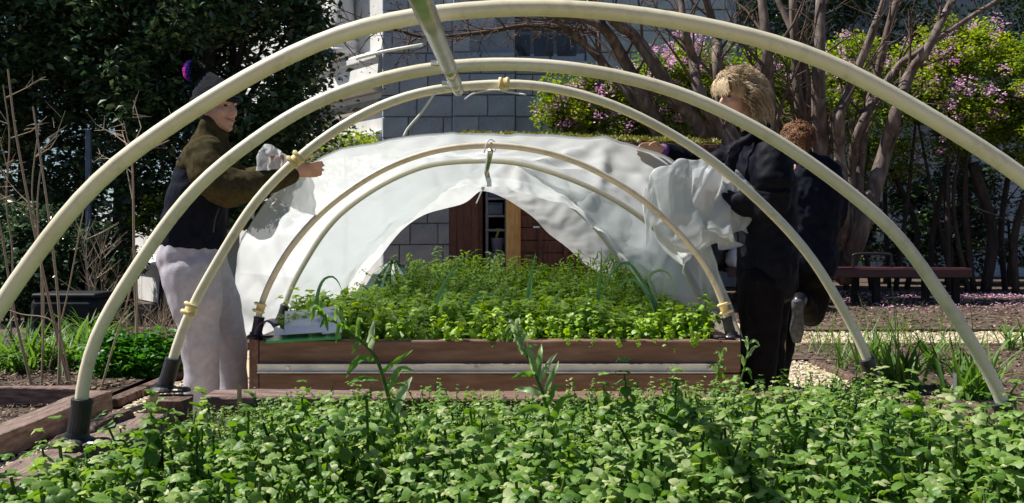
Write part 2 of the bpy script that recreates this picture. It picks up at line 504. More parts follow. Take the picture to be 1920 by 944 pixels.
def ashlar(parent, O, u, L, z0, z1, ch, bw, rects, m, t=.09, skip=()):
    """rows of blocks on a wall that starts at O and runs along u"""
    O = V3(O); u = V3(u).normalized()
    ang = math.atan2(u.y, u.x)
    meshes = {}
    row = 0; z = z0
    while z < z1 - .05:
        x = 0.0 if row % 2 == 0 else -bw * .5
        k = 0
        while x < L - .03:
            w = bw * R.choice((.8, 1.0, 1.0, 1.25))
            a, e = max(x, 0), min(x + w, L)
            x += w
            if e - a < .06: continue
            wq = round(e - a, 2)
            c = O + u * ((a + e) / 2); c.z = z + ch / 2
            px, py = pix(c)
            hw = wq / 2 * FPX / c.y + 6
            if not any(px + hw > r[0] and px - hw < r[2] and py + 25 > r[1] and py - 25 < r[3] for r in rects): continue
            if any(s[0] < (a + e) / 2 < s[2] and s[1] < c.z < s[3] for s in skip): continue
            key = (wq, R.randint(0, 1))
            if key not in meshes: meshes[key] = block_mesh(wq - .014, ch - .014, t, m[key[1]])
            o = bpy.data.objects.new('stone_block', meshes[key]); COL.objects.link(o)
            o.parent = parent
            o.matrix_parent_inverse = parent.matrix_basis.inverted()
            o.location = c + V3((u.y, -u.x, 0)) * R.uniform(-.012, .012)
            o.rotation_euler = (0, 0, ang)
            k += 1
        z += ch; row += 1

CX, CY = W(717, 430, 17).x, 17.0
hall = empty('stone_building', (CX, CY, 0), 'grey stone hall with coursed blocks and dark windows behind the shed', 'building')
RIGHT = 3.95
b = MB(); b.box(((CX + RIGHT) / 2, CY + .5 + .02, 2.9), (RIGHT - CX, 1.0, 5.8)); b.build('wall', M['joint'], hall)
WX0, WX1, WZ0, WZ1 = W(905, 0, 17).x, W(1090, 0, 17).x, W(0, 116, 17).z, W(0, 62, 17).z + .9
sk = [(WX0 - CX, WZ0, WX1 - CX, WZ1)]
# bays of the wall stand at slightly different depths
bays = [(0, 1.25, 0), (1.25, 2.35, -.10), (2.35, 3.6, 0), (3.6, RIGHT - CX, -.08)]
for a, e, dy in bays:
    if dy:
        b = MB(); b.box(((CX + (a + e) / 2), CY + dy / 2, 2.9), (e - a - .01, -dy - .004, 5.79)); b.build('pilaster', M['joint'], hall)
    ashlar(hall, (CX + a, CY + dy, 0), (1, 0, 0), e - a, 0, 5.4, .375, .62, [(715, 0, 1345, 275), (700, 340, 900, 545)], (M['stone'], M['stone2']),
           skip=[(s[0] - a, s[1], s[2] - a, s[3]) for s in sk])
# window: real opening pieces in front of the wall core
wz = empty  # (alias kept short)
fr = MB(); fr.box(((WX0 + WX1) / 2, CY - .06, (WZ0 + WZ1) / 2), (WX1 - WX0 - .04, .05, WZ1 - WZ0 - .02))
win = fr.build('window', M['sash'], hall)
nwin = 4
for i in range(nwin):
    w = (WX1 - WX0 - .12) / nwin
    for j in range(3):
        h = (WZ1 - WZ0 - .1) / 3
        p = MB(); p.box((WX0 + .06 + w * (i + .5), CY - .09, WZ0 + .05 + h * (j + .5)), (w - .07, .014, h - .06))
        p.build('pane', M['glass'], win)
b = MB(); b.box(((WX0 + WX1) / 2, CY - .11, WZ0 - .06), (WX1 - WX0 + .14, .16, .09)); b.build('window_sill', M['stone'], hall, bevel=.01)

# left wing: its wall turns away from the camera and catches the sun
wu = V3((-0.60, 0.80, 0)).normalized()
wing = empty('stone_wing', (CX - .01, CY, 0), 'white sunlit stone wing with ledges and a column base at left', 'building')
def ext(prof_pts, name, m, L=9.0, s0=0.0, off=0.0):
    """extrude an (out, z) profile along the wing wall"""
    out = V3((-wu.y, wu.x, 0)); out = V3((-0.80, -0.60, 0))
    O = V3((CX - .012, CY, 0)) + wu * s0
    v = []
    for s in (0, L):
        for o_, z in prof_pts: v.append(O + wu * s + out * (o_ + off) + V3((0, 0, z)))
    n = len(prof_pts)
    f = [(i, (i + 1) % n, n + (i + 1) % n, n + i) for i in range(n)] + [tuple(range(n - 1, -1, -1)), tuple(range(n, 2 * n))]
    b = MB(); b.add(v, f)
    return b.build(name, m, wing)
ext([(0, 0), (0, 3.45), (-1, 3.45), (-1, 0)], 'wall', M['white_stone'])
ext([(.003, 2.55), (.10, 2.58), (.12, 2.66), (.12, 2.74), (.003, 2.78)], 'ledge', M['white_stone'])
ext([(.003, 3.10), (.06, 3.12), (.06, 3.32), (.003, 3.34)], 'dark_band', M['stone_band'])  # darker brown band below the cornice
ext([(-.4, 3.456), (.14, 3.456), (.22, 3.52), (.22, 3.62), (.16, 3.66), (-.4, 3.66)], 'cornice', M['white_stone'])
ext([(-.4, 3.664), (.10, 3.664), (.06, 4.05), (-.4, 4.05)], 'plinth_course', M['white_stone'])
ext([(-.4, 4.055), (.12, 4.055), (.12, 4.16), (.02, 4.22), (-.4, 4.22)], 'cornice', M['white_stone'])
for k in range(6):      # upright joints of the courses below the band
    s = .45 + k * .8
    for z0, z1 in ((.9, 2.5),):
        pass
ashl = ext([(-.4, 4.23), (-.25, 4.23), (-.25, 6.4), (-.4, 6.4)], 'upper_wall', M['white_stone'])
def lathe(c, prof, n=20):
    v = []; f = []
    for r, z in prof:
        for k in range(n):
            a = 2 * math.pi * k / n
            v.append((c[0] + r * math.cos(a), c[1] + r * math.sin(a), c[2] + z))
    for i in range(len(prof) - 1):
        for k in range(n):
            f.append((i * n + k, i * n + (k + 1) % n, (i + 1) * n + (k + 1) % n, (i + 1) * n + k))
    f.append(tuple(range(n - 1, -1, -1))); f.append(tuple((len(prof) - 1) * n + k for k in range(n)))
    return v, f
for s in (1.6, 3.6):
    O = V3((CX, CY, 0)) + wu * s + V3((.8, .6, 0)) * -.02
    b = MB(); b.add(*lathe((O.x, O.y, 4.225), [(.36, 0), (.36, .06), (.40, .1), (.40, .17), (.34, .2), (.32, .26), (.35, .3), (.35, .36), (.29, .40), (.27, .5), (.25, 2.1)]))
    b.build('column', M['white_stone'], wing, smooth=True)
# block courses of the wing
ashlar(wing, V3((CX - .012, CY, 0)), wu, 6.0, .75, 2.55, .45, .9, [(430, 20, 717, 290)], (M['white_stone'], M['white_stone']), t=.02)

# low terrace wall in the sun at left
ter = empty('terrace_wall', (-5.6, 14.3, 0), 'low white stone terrace wall with a sloped ledge behind the bare brush', 'wall')
tu = V3((.60, -.80, 0))
def ter_piece(name, prof, L0, L1, m):
    O = V3((-7.3, 16.8, 0)); out = V3((-.80, -.60, 0))
    v = []
    for s in (L0, L1):
        for o_, z in prof: v.append(O + tu * s + out * o_ + V3((0, 0, z)))
    n = len(prof)
    f = [(i, (i + 1) % n, n + (i + 1) % n, n + i) for i in range(n)] + [tuple(range(n - 1, -1, -1)), tuple(range(n, 2 * n))]
    b = MB(); b.add(v, f); return b.build(name, m, ter, bevel=.008)
for i in range(6):
    ter_piece('base_block', [(0, 0), (.22, 0), (.22, .46), (0, .46)], i * .9 + .006, i * .9 + .894, M['white_stone'])
    ter_piece('wall_block', [(0, .66), (.02, .66), (.02, 1.0), (0, 1.0)], i * .9 + .3, i * .9 + 1.19, M['white_stone'])
ter_piece('ledge', [(0, .464), (.28, .464), (.28, .53), (.02, .655), (0, .655)], 0, 5.5, M['white_stone'])
ter_piece('core', [(-.5, 0), (-.004, 0), (-.004, 1.3), (-.5, 1.3)], 0, 5.5, M['white_stone'])

# far right wall seen between the shrubs
back = empty('rear_stone_wall', (9, 21, 0), 'shaded blue grey coursed wall behind the flowering shrubs at right', 'wall')
b = MB(); b.box((11, 21.5, 4.2), (15, 1, 8.4)); b.build('wall_core', M['joint'], back)
ashlar(back, (5.5, 20.99, 0), (1, 0, 0), 8.0, -.1, 6.0, .42, .8, [(1590, 300, 1930, 520), (1340, 0, 1480, 130)], (M['stone'], M['stone2']))

# ------------------------------------------------------------------ shed with a planted roof
M['red_wood'] = mat('dark_red_boards', (.085, .028, .016), (.16, .055, .032), rough=.7, scale=8, bump=.3, stretch=(5, 5, 1))
M['cedar'] = mat('orange_cedar', (.60, .28, .08), (.76, .42, .14), rough=.6, scale=6, bump=.2, stretch=(5, 5, 1))
M['moss'] = leafmat('roof_sedum', [(0, (.10, .09, .03)), (.4, (.15, .16, .035)), (1, (.24, .26, .06))], trans=.2)
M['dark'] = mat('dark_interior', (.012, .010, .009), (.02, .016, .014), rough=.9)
M['shelf'] = mat('grey_shelf', (.20, .21, .25), (.30, .31, .35), rough=.5)
SD = 12.5
def SX(px, d=SD): return (px - 960) / FPX * d
shed = empty('garden_shed', (.8, SD, 0), 'dark red wooden shed with planted roof, open door and orange cedar post', 'shed')
z_top = W(0, 281, SD).z
xl, xr = SX(893), SX(1330)
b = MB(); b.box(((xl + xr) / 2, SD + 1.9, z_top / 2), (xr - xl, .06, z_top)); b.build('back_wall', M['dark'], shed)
b = MB(); b.box((xl + .03, SD + 1.0, z_top / 2), (.05, 1.74, z_top)); b.build('side_wall', M['red_wood'], shed)
b = MB(); b.box((xr - .03, SD + 1.0, z_top / 2), (.05, 1.74, z_top)); b.build('side_wall', M['red_wood'], shed)
b = MB(); b.box(((xl + xr) / 2, SD + .95, .03), (xr - xl - .12, 1.8, .05)); b.build('shed_floor', M['red_wood'], shed)
# boards of the front wall to the right of the post
x = SX(973); 
bh = .165
k = 0
z = .05
while z < z_top - .02:
    for (xa, xb) in ((SX(974), SX(1012)), (SX(1014), SX(1060)), (SX(1062), xr)):
        q = MB(); q.box(((xa + xb) / 2, SD + .05 + R.uniform(-.006, .006), z + bh / 2), (xb - xa - .008, .03, bh - .010), rot=Matrix.Rotation(.07, 3, 'X'))
        q.build('board', M['red_wood'], shed)
    z += bh
b = MB(); b.box((SX(1013), SD + .015, z_top / 2), (.05, .05, z_top)); b.build('door_stile', M['red_wood'], shed)
b = MB(); b.box((SX(1061), SD + .015, z_top / 2), (.05, .05, z_top)); b.build('door_stile', M['red_wood'], shed)
b = MB(); b.box((SX(960), SD - .01, z_top / 2), (SX(971) - SX(948), .13, z_top)); b.build('corner_post', M['cedar'], shed, bevel=.006)
b = MB(); b.box((SX(973.5), SD + .0, z_top / 2), (.035, .06, z_top)); b.build('trim_strip', M['cedar'], shed)
b = MB(); b.box((SX(899), SD - .0, z_top / 2), (.075, .09, z_top)); b.build('door_frame', M['red_wood'], shed)
# open door leaf, swung out to the left
dl = MB(); c = W(869, 430, SD - .25)
rt = Matrix.Rotation(math.radians(28), 3, 'Z')
dw = .40
for i in range(4):
    q = MB(); p = c + rt @ V3(((i - 1.5) * dw / 4, 0, 0)); p.z = z_top / 2 + .03
    q.box(p, (dw / 4 - .006, .03, z_top - .16), rot=rt); q.build('door_board', M['red_wood'], shed)
b = MB(); p = c + rt @ V3((0, .025, 0)); p.z = .5; b.box(p, (dw, .02, .12), rot=rt); b.build('door_brace', M['red_wood'], shed)
b = MB(); p = c + rt @ V3((0, .025, 0)); p.z = 1.6; b.box(p, (dw, .02, .12), rot=rt); b.build('door_brace', M['red_wood'], shed)
b = MB(); b.box((SX(1006), SD + .0, W(0, 426, SD).z), (.09, .02, .025)); b.build('door_handle', M['tie'], shed)
# roof slab and its planting
rx0, rx1 = SX(855), SX(1345)
rb = MB(); v = []
for (xx, dz) in ((rx0, 0.06), (rx1, -.03)):
    for (yy, zz) in ((SD - .35, 0), (SD + 2.1, .28)):
        v += [(xx, yy, z_top + dz + zz + .02), (xx, yy, z_top + dz + zz + .06)]
rb.add(v, [(0, 1, 3, 2), (4, 6, 7, 5), (0, 4, 5, 1), (2, 3, 7, 6), (1, 5, 7, 3), (0, 2, 6, 4)])
roof = rb.build('roof', M['wood_rot'], shed)
n = 1900
rg = np.random.default_rng(5)
tf = [merge([leaf_q((0, 0, 0), rg.uniform(0, 6.28), rg.uniform(.5, 1.4), rg.uniform(.05, .11), .035, .5, rg.uniform(.2, .9), rows=(0, .5, 1), wid=(.3, 1, .1)) for _ in range(5)]) for _ in range(4)]
xs = rg.uniform(rx0 + .01, rx1 - .01, n); ys = rg.uniform(0, 1, n)
zs = z_top + .075 + .06 - .09 * (xs - rx0) / (rx1 - rx0) + .28 * ys
v, f, a = scatter(tf, np.stack([xs, SD - .34 + 2.42 * ys, zs - .01], -1), rotz(rg.uniform(0, 6.28, n)), rg.uniform(.5, 1.1, n), rg.normal(0, .15, n))
tag(link('roof_planting', np_mesh('roof_planting', v, f, a, M['moss']), shed), kind='stuff')
# shelves and what stands on them, in the doorway
shx0, shx1 = SX(905), SX(948)
rack = empty('shelf_rack', ((shx0 + shx1) / 2, SD + .35, .06), 'grey shelf rack standing in the shed doorway', 'shelf')
for xx in (shx0 + .05, shx0 + .30):
    for yy in (SD + .2, SD + .6):
        q = MB(); q.box((xx, yy, 1.03), (.03, .03, 1.94)); q.build('upright', M['shelf'], rack)
for pz in (372, 405, 432, 478, 510):
    q = MB(); q.box((shx0 + .175, SD + .4, W(0, pz, SD).z), (.29, .46, .03)); q.build('shelf', M['shelf'], rack)
M['lav'] = mat('lavender_plastic', (.30, .28, .45), rough=.4)
M['yel'] = mat('yellow_plastic', (.75, .5, .05), rough=.4)
M['bluegrey'] = mat('blue_grey_plastic', (.10, .14, .22), (.16, .2, .3), rough=.5)
zb = W(0, 478, SD).z + .017
o = MB(); o.add(*lathe((SX(932), SD + .32, zb), [(.075, 0), (.095, .19), (.10, .2), (.09, .2)], 14)); bk = o.build('bucket', M['lav'], None, smooth=True)
tag(bk, 'lavender bucket on the shelf in the shed doorway', 'bucket')
o = MB(); o.box((SX(932), SD + .32, zb + .25), (.03, .03, .12), rot=Matrix.Rotation(.3, 3, 'Y')); o.box((SX(934), SD + .32, zb + .31), (.07, .03, .03))
tag(o.build('trowel', M['yel']), 'yellow tool handle sticking out of the lavender bucket', 'tool')
for (px, pz, w, h, mm, lb) in ((928, 405, .2, .14, 'bluegrey', 'blue grey box on the upper shelf of the shed rack'), (930, 372, .22, .12, 'bluegrey', 'blue grey box on the topmost shelf of the shed rack'), (930, 510, .2, .16, 'lav', 'lavender tub on the lowest visible shelf of the shed rack')):
    q = MB(); z0 = W(0, pz, SD).z + .017; q.box((SX(px), SD + .38, z0 + h / 2), (w, .3, h)); q.box((SX(px), SD + .38, z0 + h + .012), (w + .02, .32, .02))
    tag(q.build('storage_box', M[mm], bevel=.01), lb, 'box')

# ------------------------------------------------------------------ bench
M['maroon'] = mat('maroon_paint', (.05, .014, .017), (.075, .022, .025), rough=.45, scale=5, bump=.1, stretch=(1, 6, 6))
BD = 13.3
def BX(px): return (px - 960) / FPX * BD
bench = empty('park_bench', (BX(1580), BD, 0), 'long maroon backless bench on the mulch behind the dark-coated people', 'bench')
for i in range(3):
    q = MB(); q.box((BX(1580), BD - .17 + i * .17, .46), (BX(1805) - BX(1352), .16, .06)); q.build('seat_plank', M['maroon'], bench, bevel=.008)
q = MB(); q.box((BX(1580), BD - .275, .42), (BX(1805) - BX(1352) - .04, .04, .11)); q.build('apron', M['maroon'], bench, bevel=.006)
for px in (1385, 1420, 1606, 1638, 1737, 1790):
    q = MB(); q.box((BX(px), BD + R.uniform(-.1, .1), .21), (.085, .09, .42)); q.build('leg', M['dark'], bench)
lp = [W(1600, 503, BD), W(1600, 485, BD), W(1606, 477, BD), W(1665, 477, BD), W(1671, 485, BD), W(1671, 503, BD)]
q = MB(); q.tube(catmull(lp, 5), .02, 6); q.build('armrest', M['rubber'], bench, smooth=True)
# bags on the bench's left end
M['bagwhite'] = mat('white_bag_film', (.62, .66, .72), (.75, .78, .82), rough=.35, bump=.6, bscale=9)
M['bagblack'] = mat('black_bag_cloth', (.012, .012, .016), (.035, .035, .045), rough=.5, bump=.6, bscale=12)
def lump(name, c, r, m, label, cat, seed, amp=.25, fr=5):
    v = []; f = []; n, k = 18, 12
    for i in range(k + 1):
        th = math.pi * i / k
        for j in range(n):
            ph = 2 * math.pi * j / n
            p = V3((math.sin(th) * math.cos(ph), math.sin(th) * math.sin(ph), math.cos(th)))
            s = 1 + amp * mnoise.noise(p * fr * .4 + V3((seed, 0, 0))) + amp * .5 * abs(mnoise.noise(p * fr + V3((0, seed, 0))))
            z = max(p.z * s, -.75)
            v.append((c[0] + p.x * s * r[0], c[1] + p.y * s * r[1], c[2] + z * r[2]))
    for i in range(k):
        for j in range(n):
            f.append((i * n + j, (i + 1) * n + j, (i + 1) * n + (j + 1) % n, i * n + (j + 1) % n))
    b = MB(); b.add(v, f)
    return tag(b.build(name, m, None, smooth=True), label, cat)
lump('plastic_bag', (BX(1374), BD - .05, .49 + .115), (.12, .13, .15), M['bagwhite'], 'white plastic bag on the left end of the maroon bench', 'bag', 3.1, .35)
lump('backpack', (BX(1344), BD + .1, .49 + .17), (.22, .14, .24), M['bagblack'], 'black rucksack on the bench beside the white plastic bag', 'bag', 5.7, .3)

# ------------------------------------------------------------------ left garden edging timbers
def timber(name, p0, p1, w, h, m, label=None, cat=None, parent=None, jit=.006, seg=10, group=None):
    """a slightly uneven squared timber from p0 to p1 (bottom centre line)"""
    p0 = V3(p0); p1 = V3(p1); u = (p1 - p0).normalized(); s = V3((-u.y, u.x, 0))
    v = []; f = []
    for i in range(seg + 1):
        c = p0.lerp(p1, i / seg)
        for (a, z) in ((-1, 0), (1, 0), (1, 1), (-1, 1)):
            v.append(c + s * (a * w / 2 + R.uniform(-jit, jit)) + V3((0, 0, z * h + (R.uniform(-jit, jit) if z else 0))))
    for i in range(seg):
        for k in range(4):
            f.append((i * 4 + k, (i + 1) * 4 + k, (i + 1) * 4 + (k + 1) % 4, i * 4 + (k + 1) % 4))
    f += [(0, 1, 2, 3), tuple(seg * 4 + k for k in (3, 2, 1, 0))]
    b = MB(); b.add(v, f)
    o = b.build(name, m, parent, bevel=.008)
    return tag(o, label, cat, group)
timber('edging_timber', (-2.31, 2.6, 0), (-2.31, 5.38, 0), .15, .12, M['wood_oldy'], 'brown edging timber running along the left side of the chip path', 'timber')
timber('edging_timber', (-2.40, 5.43, 0), (-6.5, 5.43, 0), .09, .13, M['wood_old'], 'brown edging timber crossing the left garden soil', 'timber')
timber('edging_timber', (-2.29, 5.5, 0), (-2.29, 9.2, 0), .08, .05, M['wood_rot'], 'sunken dark edging timber along the mulch beyond the first timbers', 'timber')
timber('edging_timber', (2.5, 8.29, 0), (12, 8.29, 0), .07, .035, M['wood_rot'], 'dark edging timber on the near side of the far right path', 'timber')
timber('edging_timber', (2.5, 9.52, 0), (12, 9.52, 0), .07, .035, M['wood_rot'], 'dark edging timber between the far right path and the petals', 'timber')
timber('edging_timber', (2.28, 4.6, 0), (2.28, 7.3, 0), .06, .035, M['wood_rot'], 'dark edging timber along the right chip path', 'timber')

# ------------------------------------------------------------------ raised beds
ZN = .462
nb = empty('raised_bed', (0, 2.1, 0), 'near raised timber bed crowded with dead nettles', 'planter')
XL, XR = -1.135, 1.265
for k, (z0, z1) in enumerate(((0, .15), (.154, .306))):
    timber('timber', (XL, .7, z0), (XL, 3.24, z0), .14, z1 - z0, M['wood_oldy'], parent=nb)
    timber('timber', (XR, .7, z0), (XR, 3.24, z0), .14, z1 - z0, M['wood_oldy'], parent=nb)
timber('timber', (XL, .7, .31), (XL, 2.36, .31), .145, ZN - .31, M['wood_oldy'], parent=nb, seg=14)
timber('timber', (XL - .01, 2.375, .31), (XL + .015, 2.97, .31), .13, ZN - .32, M['wood_oldy'], parent=nb, seg=5, jit=.006)
timber('timber', (XR, .7, .31), (XR, 2.8, .31), .14, ZN - .31, M['wood_oldy'], parent=nb)
timber('timber', (XR + .01, 2.82, .31), (XR, 3.24, .31), .13, ZN - .32, M['wood_rot'], parent=nb, jit=.012)
# split slab lying along the second timber
timber('split_slab', (XL - .055, 2.5, ZN - .03), (XL - .03, 2.93, ZN - .02), .035, .035, M['wood_rot'], parent=nb, jit=.012)
for (z0, z1) in ((0, .15), (.154, .306)):
    timber('timber', (XL - .06, 3.32, z0), (XR + .06, 3.32, z0), .14, z1 - z0, M['wood'], parent=nb)
timber('timber', (XL + .08, 3.325, .31), (-.5, 3.325, .31), .15, ZN - .318, M['wood_old'], parent=nb, seg=7, jit=.004)
timber('timber', (-.495, 3.325, .31), (XR + .08, 3.325, .31), .145, ZN - .324, M['wood'], parent=nb, seg=20, jit=.003)
# cracked corner post
v = []; f = []
n = 14
for i in range(9):
    z = .2 + (ZN - .2 - .004) * i / 8
    for k in range(n):
        a = 2 * math.pi * k / n
        sq = 1 / max(abs(math.cos(a)), abs(math.sin(a)))
        r = .068 * sq * (1 - .18 * max(0, mnoise.noise(V3((k * 1.3, i * .35, 2)))))
        v.append((XL - .005 + r * math.cos(a), 3.20 + r * math.sin(a), z))
for i in range(8):
    for k in range(n): f.append((i * n + k, i * n + (k + 1) % n, (i + 1) * n + (k + 1) % n, (i + 1) * n + k))
f.append(tuple(8 * n + k for k in range(n)))
b = MB(); b.add(v, f); b.build('corner_post', M['wood_rot'], nb)
b = MB(); b.box(((XL + XR) / 2, 1.97, .37), (XR - XL - .13, 2.5, .04)); b.build('soil', M['soil'], nb)
# wooden pegs
q = MB(); q.box(W(284, 772, 3.05), (.022, .012, .13), rot=Matrix.Rotation(.15, 3, 'Y')); 
tag(q.build('wooden_peg', M['peg']), 'pale wooden peg leaning beside the cracked corner post', 'peg')
q = MB(); q.box(W(449, 750, 3.2) , (.012, .012, .10)); tag(q.build('wooden_peg', M['peg']), 'thin pale wooden peg in front of the worn rear timber', 'peg')

ZF = .468
FY0, FY1 = 4.75, 7.35
fx0, fx1 = W(462, 0, FY0).x, W(1390, 0, FY0).x
fb = empty('raised_bed', ((fx0 + fx1) / 2, 6, 0), 'far raised timber bed with a metal strip across its front', 'planter')
for (z0, z1) in ((.0, .145), (.149, .305), (.309, ZF)):
    timber('timber', (fx0 + .062, FY0 + .045, z0), (fx1 - .002, FY0 + .045, z0), .09, z1 - z0, M['wood'], parent=fb, seg=12, jit=.002)
    timber('timber', (fx0 + .045, FY0 + .1, z0), (fx0 + .045, FY1, z0), .09, z1 - z0 - .002, M['woody'], parent=fb, jit=.002)
    timber('timber', (fx1 - .045, FY0 + .095, z0), (fx1 - .045, FY1, z0), .09, z1 - z0 - .002, M['woody'], parent=fb, jit=.002)
    timber('timber', (fx0 + .1, FY1 - .045, z0), (fx1 - .1, FY1 - .045, z0), .09, z1 - z0 - .004, M['wood'], parent=fb, jit=.002)
# chamfered corner piece that catches the light
b = MB()
c0 = V3((fx0, FY0 + .05, 0)); c1 = V3((fx0 + .058, FY0 + .003, 0)); c2 = V3((fx0 + .058, FY0 + .095, 0)); c3 = V3((fx0, FY0 + .095, 0))
b.add([p + V3((0, 0, z)) for z in (0, ZF + .002) for p in (c0, c1, c2, c3)], [(0, 1, 5, 4), (1, 2, 6, 5), (2, 3, 7, 6), (3, 0, 4, 7), (4, 5, 6, 7), (3, 2, 1, 0)])
b.build('corner_piece', M['woody'], fb)
# metal strip
zs0, zs1 = W(0, 699, FY0).z, W(0, 682, FY0).z
b = MB(); v = []
prof = [(.0, zs0), (-.022, zs0), (-.022, zs0 + .006), (-.008, zs0 + .008), (-.008, zs1 - .008), (-.022, zs1 - .006), (-.022, zs1), (0, zs1)]
sx0, sx1 = W(484, 0, FY0).x, W(1345, 0, FY0).x
for xx in (sx0, sx1):
    for (o_, z) in prof: v.append((xx, FY0 - .002 + o_, z))
n = len(prof)
b.add(v, [(i, (i + 1) % n, n + (i + 1) % n, n + i) for i in range(n)] + [tuple(range(n)), tuple(range(2 * n - 1, n - 1, -1))])
st = b.build('metal_strip', M['alu'], fb)
for px in (540, 893, 1330):
    c = W(px, 690, FY0 - .014)
    q = MB(); q.add(*tube([c, c + V3((0, -.008, 0))], [.009, .008], 10)); q.build('bolt', M['galv'], st)
b = MB(); b.box(((fx0 + fx1) / 2, (FY0 + FY1) / 2, .40), (fx1 - fx0 - .2, FY1 - FY0 - .2, .04)); b.build('soil', M['soil'], fb)
# ------------------------------------------------------------------ hoops
D0, D1, D2, D3, D4, D5, D6 = 1.06, 1.88, 2.47, 3.27, 4.83, 5.59, 7.0
H1 = [(-205, 1000), (-165, 870), (-95, 730), (0, 575), (100, 437), (200, 325), (350, 216), (450, 154), (580, 88), (680, 52), (830, 25), (960, 16), (1060, 17), (1200, 29), (1360, 58), (1440, 79), (1540, 112), (1640, 161), (1740, 218), (1840, 280), (1920, 335), (2000, 405), (2085, 510), (2170, 660), (2230, 820), (2265, 1000)]
H2 = [(148, 800), (155, 732), (175, 647), (210, 577), (250, 512), (285, 460), (328, 400), (400, 322), (450, 285), (530, 227), (630, 177), (730, 145), (830, 127), (930, 121), (1010, 123), (1110, 134), (1210, 156), (1310, 189), (1440, 254), (1490, 287), (1590, 359), (1690, 450), (1740, 520), (1790, 592), (1830, 657), (1860, 712), (1887, 770), (1906, 830)]
H3 = [(309, 730), (325, 672), (350, 600), (380, 540), (425, 462), (480, 378), (530, 325), (580, 280), (630, 245), (680, 215), (730, 193), (780, 177), (830, 167), (930, 159), (1010, 162), (1110, 184), (1210, 225), (1310, 284), (1360, 322), (1440, 393), (1500, 458), (1540, 512), (1572, 567), (1600, 617), (1622, 662), (1642, 725)]
H4 = [(481, 628), (489, 575), (516, 512), (550, 458), (594, 408), (637, 371), (689, 335), (741, 308), (802, 287), (854, 277), (911, 273), (944, 274), (1011, 283), (1078, 303), (1136, 331), (1189, 363), (1238, 403), (1278, 443), (1314, 488), (1340, 532), (1360, 585), (1370, 628)]
H5 = [(526, 600), (544, 545), (563, 508), (594, 456), (628, 412), (663, 382), (707, 352), (750, 330), (802, 311), (854, 304), (907, 302), (950, 304), (989, 310), (1056, 331), (1122, 359), (1176, 390), (1229, 430), (1265, 475), (1291, 519), (1312, 568), (1322, 606)]
H6 = [(640, 571), (655, 520), (682, 475), (720, 430), (760, 394), (805, 364), (855, 346), (911, 339), (958, 341), (1011, 354), (1060, 379), (1100, 412), (1135, 452), (1165, 500), (1185, 540), (1196, 571)]
def curve_of(H, d):
    P = resample(catmull([W(x, y, d) for x, y in H], 6), 72)
    for k in range(36):       # a bent pipe has no kinks (smooth without shrinking)
        c = .5 if k % 2 == 0 else -.52
        P = [P[0]] + [P[i] + ((P[i - 1] + P[i + 1]) * .5 - P[i]) * c for i in range(1, 71)] + [P[71]]
    return P
# nearest hoop: same bent pipe as the next one, one spacing closer and a touch lower
h0 = [V3((p.x - .03, D0, p.z - .012)) for p in curve_of(H1, D1)]
HOOPS = [
    (h0, D0, .0167, 'pvc', 'nearest cream hoop, only its lower edge in the top left corner'),
    (curve_of(H1, D1), D1, .0167, 'pvc', 'largest cream pipe hoop arching across the whole picture'),
    (curve_of(H2, D2), D2, .0167, 'pvc', 'second largest cream hoop, its left foot in a tall black sleeve'),
    (curve_of(H3, D3), D3, .0163, 'pvc', 'third cream hoop, at the rear corners of the near bed'),
    (curve_of(H4, D4), D4, .0160, 'pvc_far', 'beige hoop at the front of the far bed'),
    (curve_of(H5, D5), D5, .0158, 'pvc_grey', 'greyish hoop under the white sheet, second in the far bed'),
    (curve_of(H6, D6), D6, .0158, 'pvc_grey', 'rearmost hoop of the far bed, under the sheet'),
]
def foot(parent, p, u, zb, near=True, h=.10):
    """black sleeve with flange at a hoop's foot; u is the pipe's direction upward"""
    base = V3((p.x, p.y, zb))
    top = base + u * h
    b = MB(); b.tube([base + V3((0, 0, .012)), base + u * (h * .5), top, top + u * .003], [.0275, .0265, .0255, .024], 18)
    b.tube([top - u * .01, top + u * .004], [.0272, .0272], 18)
    s = b.build('sleeve', M['rubber'], parent, smooth=False, bevel=.003)
    f = MB(); f.add(*lathe((p.x, p.y, zb + .002), [(.046, 0), (.048, .006), (.043, .012), (.033, .017), (.029, .03)], 20))
    f.add(*lathe((p.x + math.copysign(.06, -p.x), p.y - .01, zb + .0035), [(.034, 0), (.034, .008), (.028, .012), (.010, .013)], 12))
    f.build('flange', M['rubber'], s)
for i, (pts, d, r, m, lb) in enumerate(HOOPS):
    h = empty('pipe_hoop', ((pts[0].x + pts[-1].x) / 2, d, ZN if i < 4 else ZF), lb, 'hoop', 'bent pipe hoops over the beds')
    b = MB(); b.tube(pts, r, 20 if i < 4 else 14); b.build('pipe', M[m], h, smooth=True)
    zb = (ZN if i < 4 else ZF) + .004
    for k, s in ((0, 1), (-1, -1)):
        p = pts[k]; u = (pts[k + s * 3] - p).normalized()
        q = p + u * ((zb - p.z) / u.z)
        foot(h, q, u, zb, h=(.115 if i < 4 else .105))

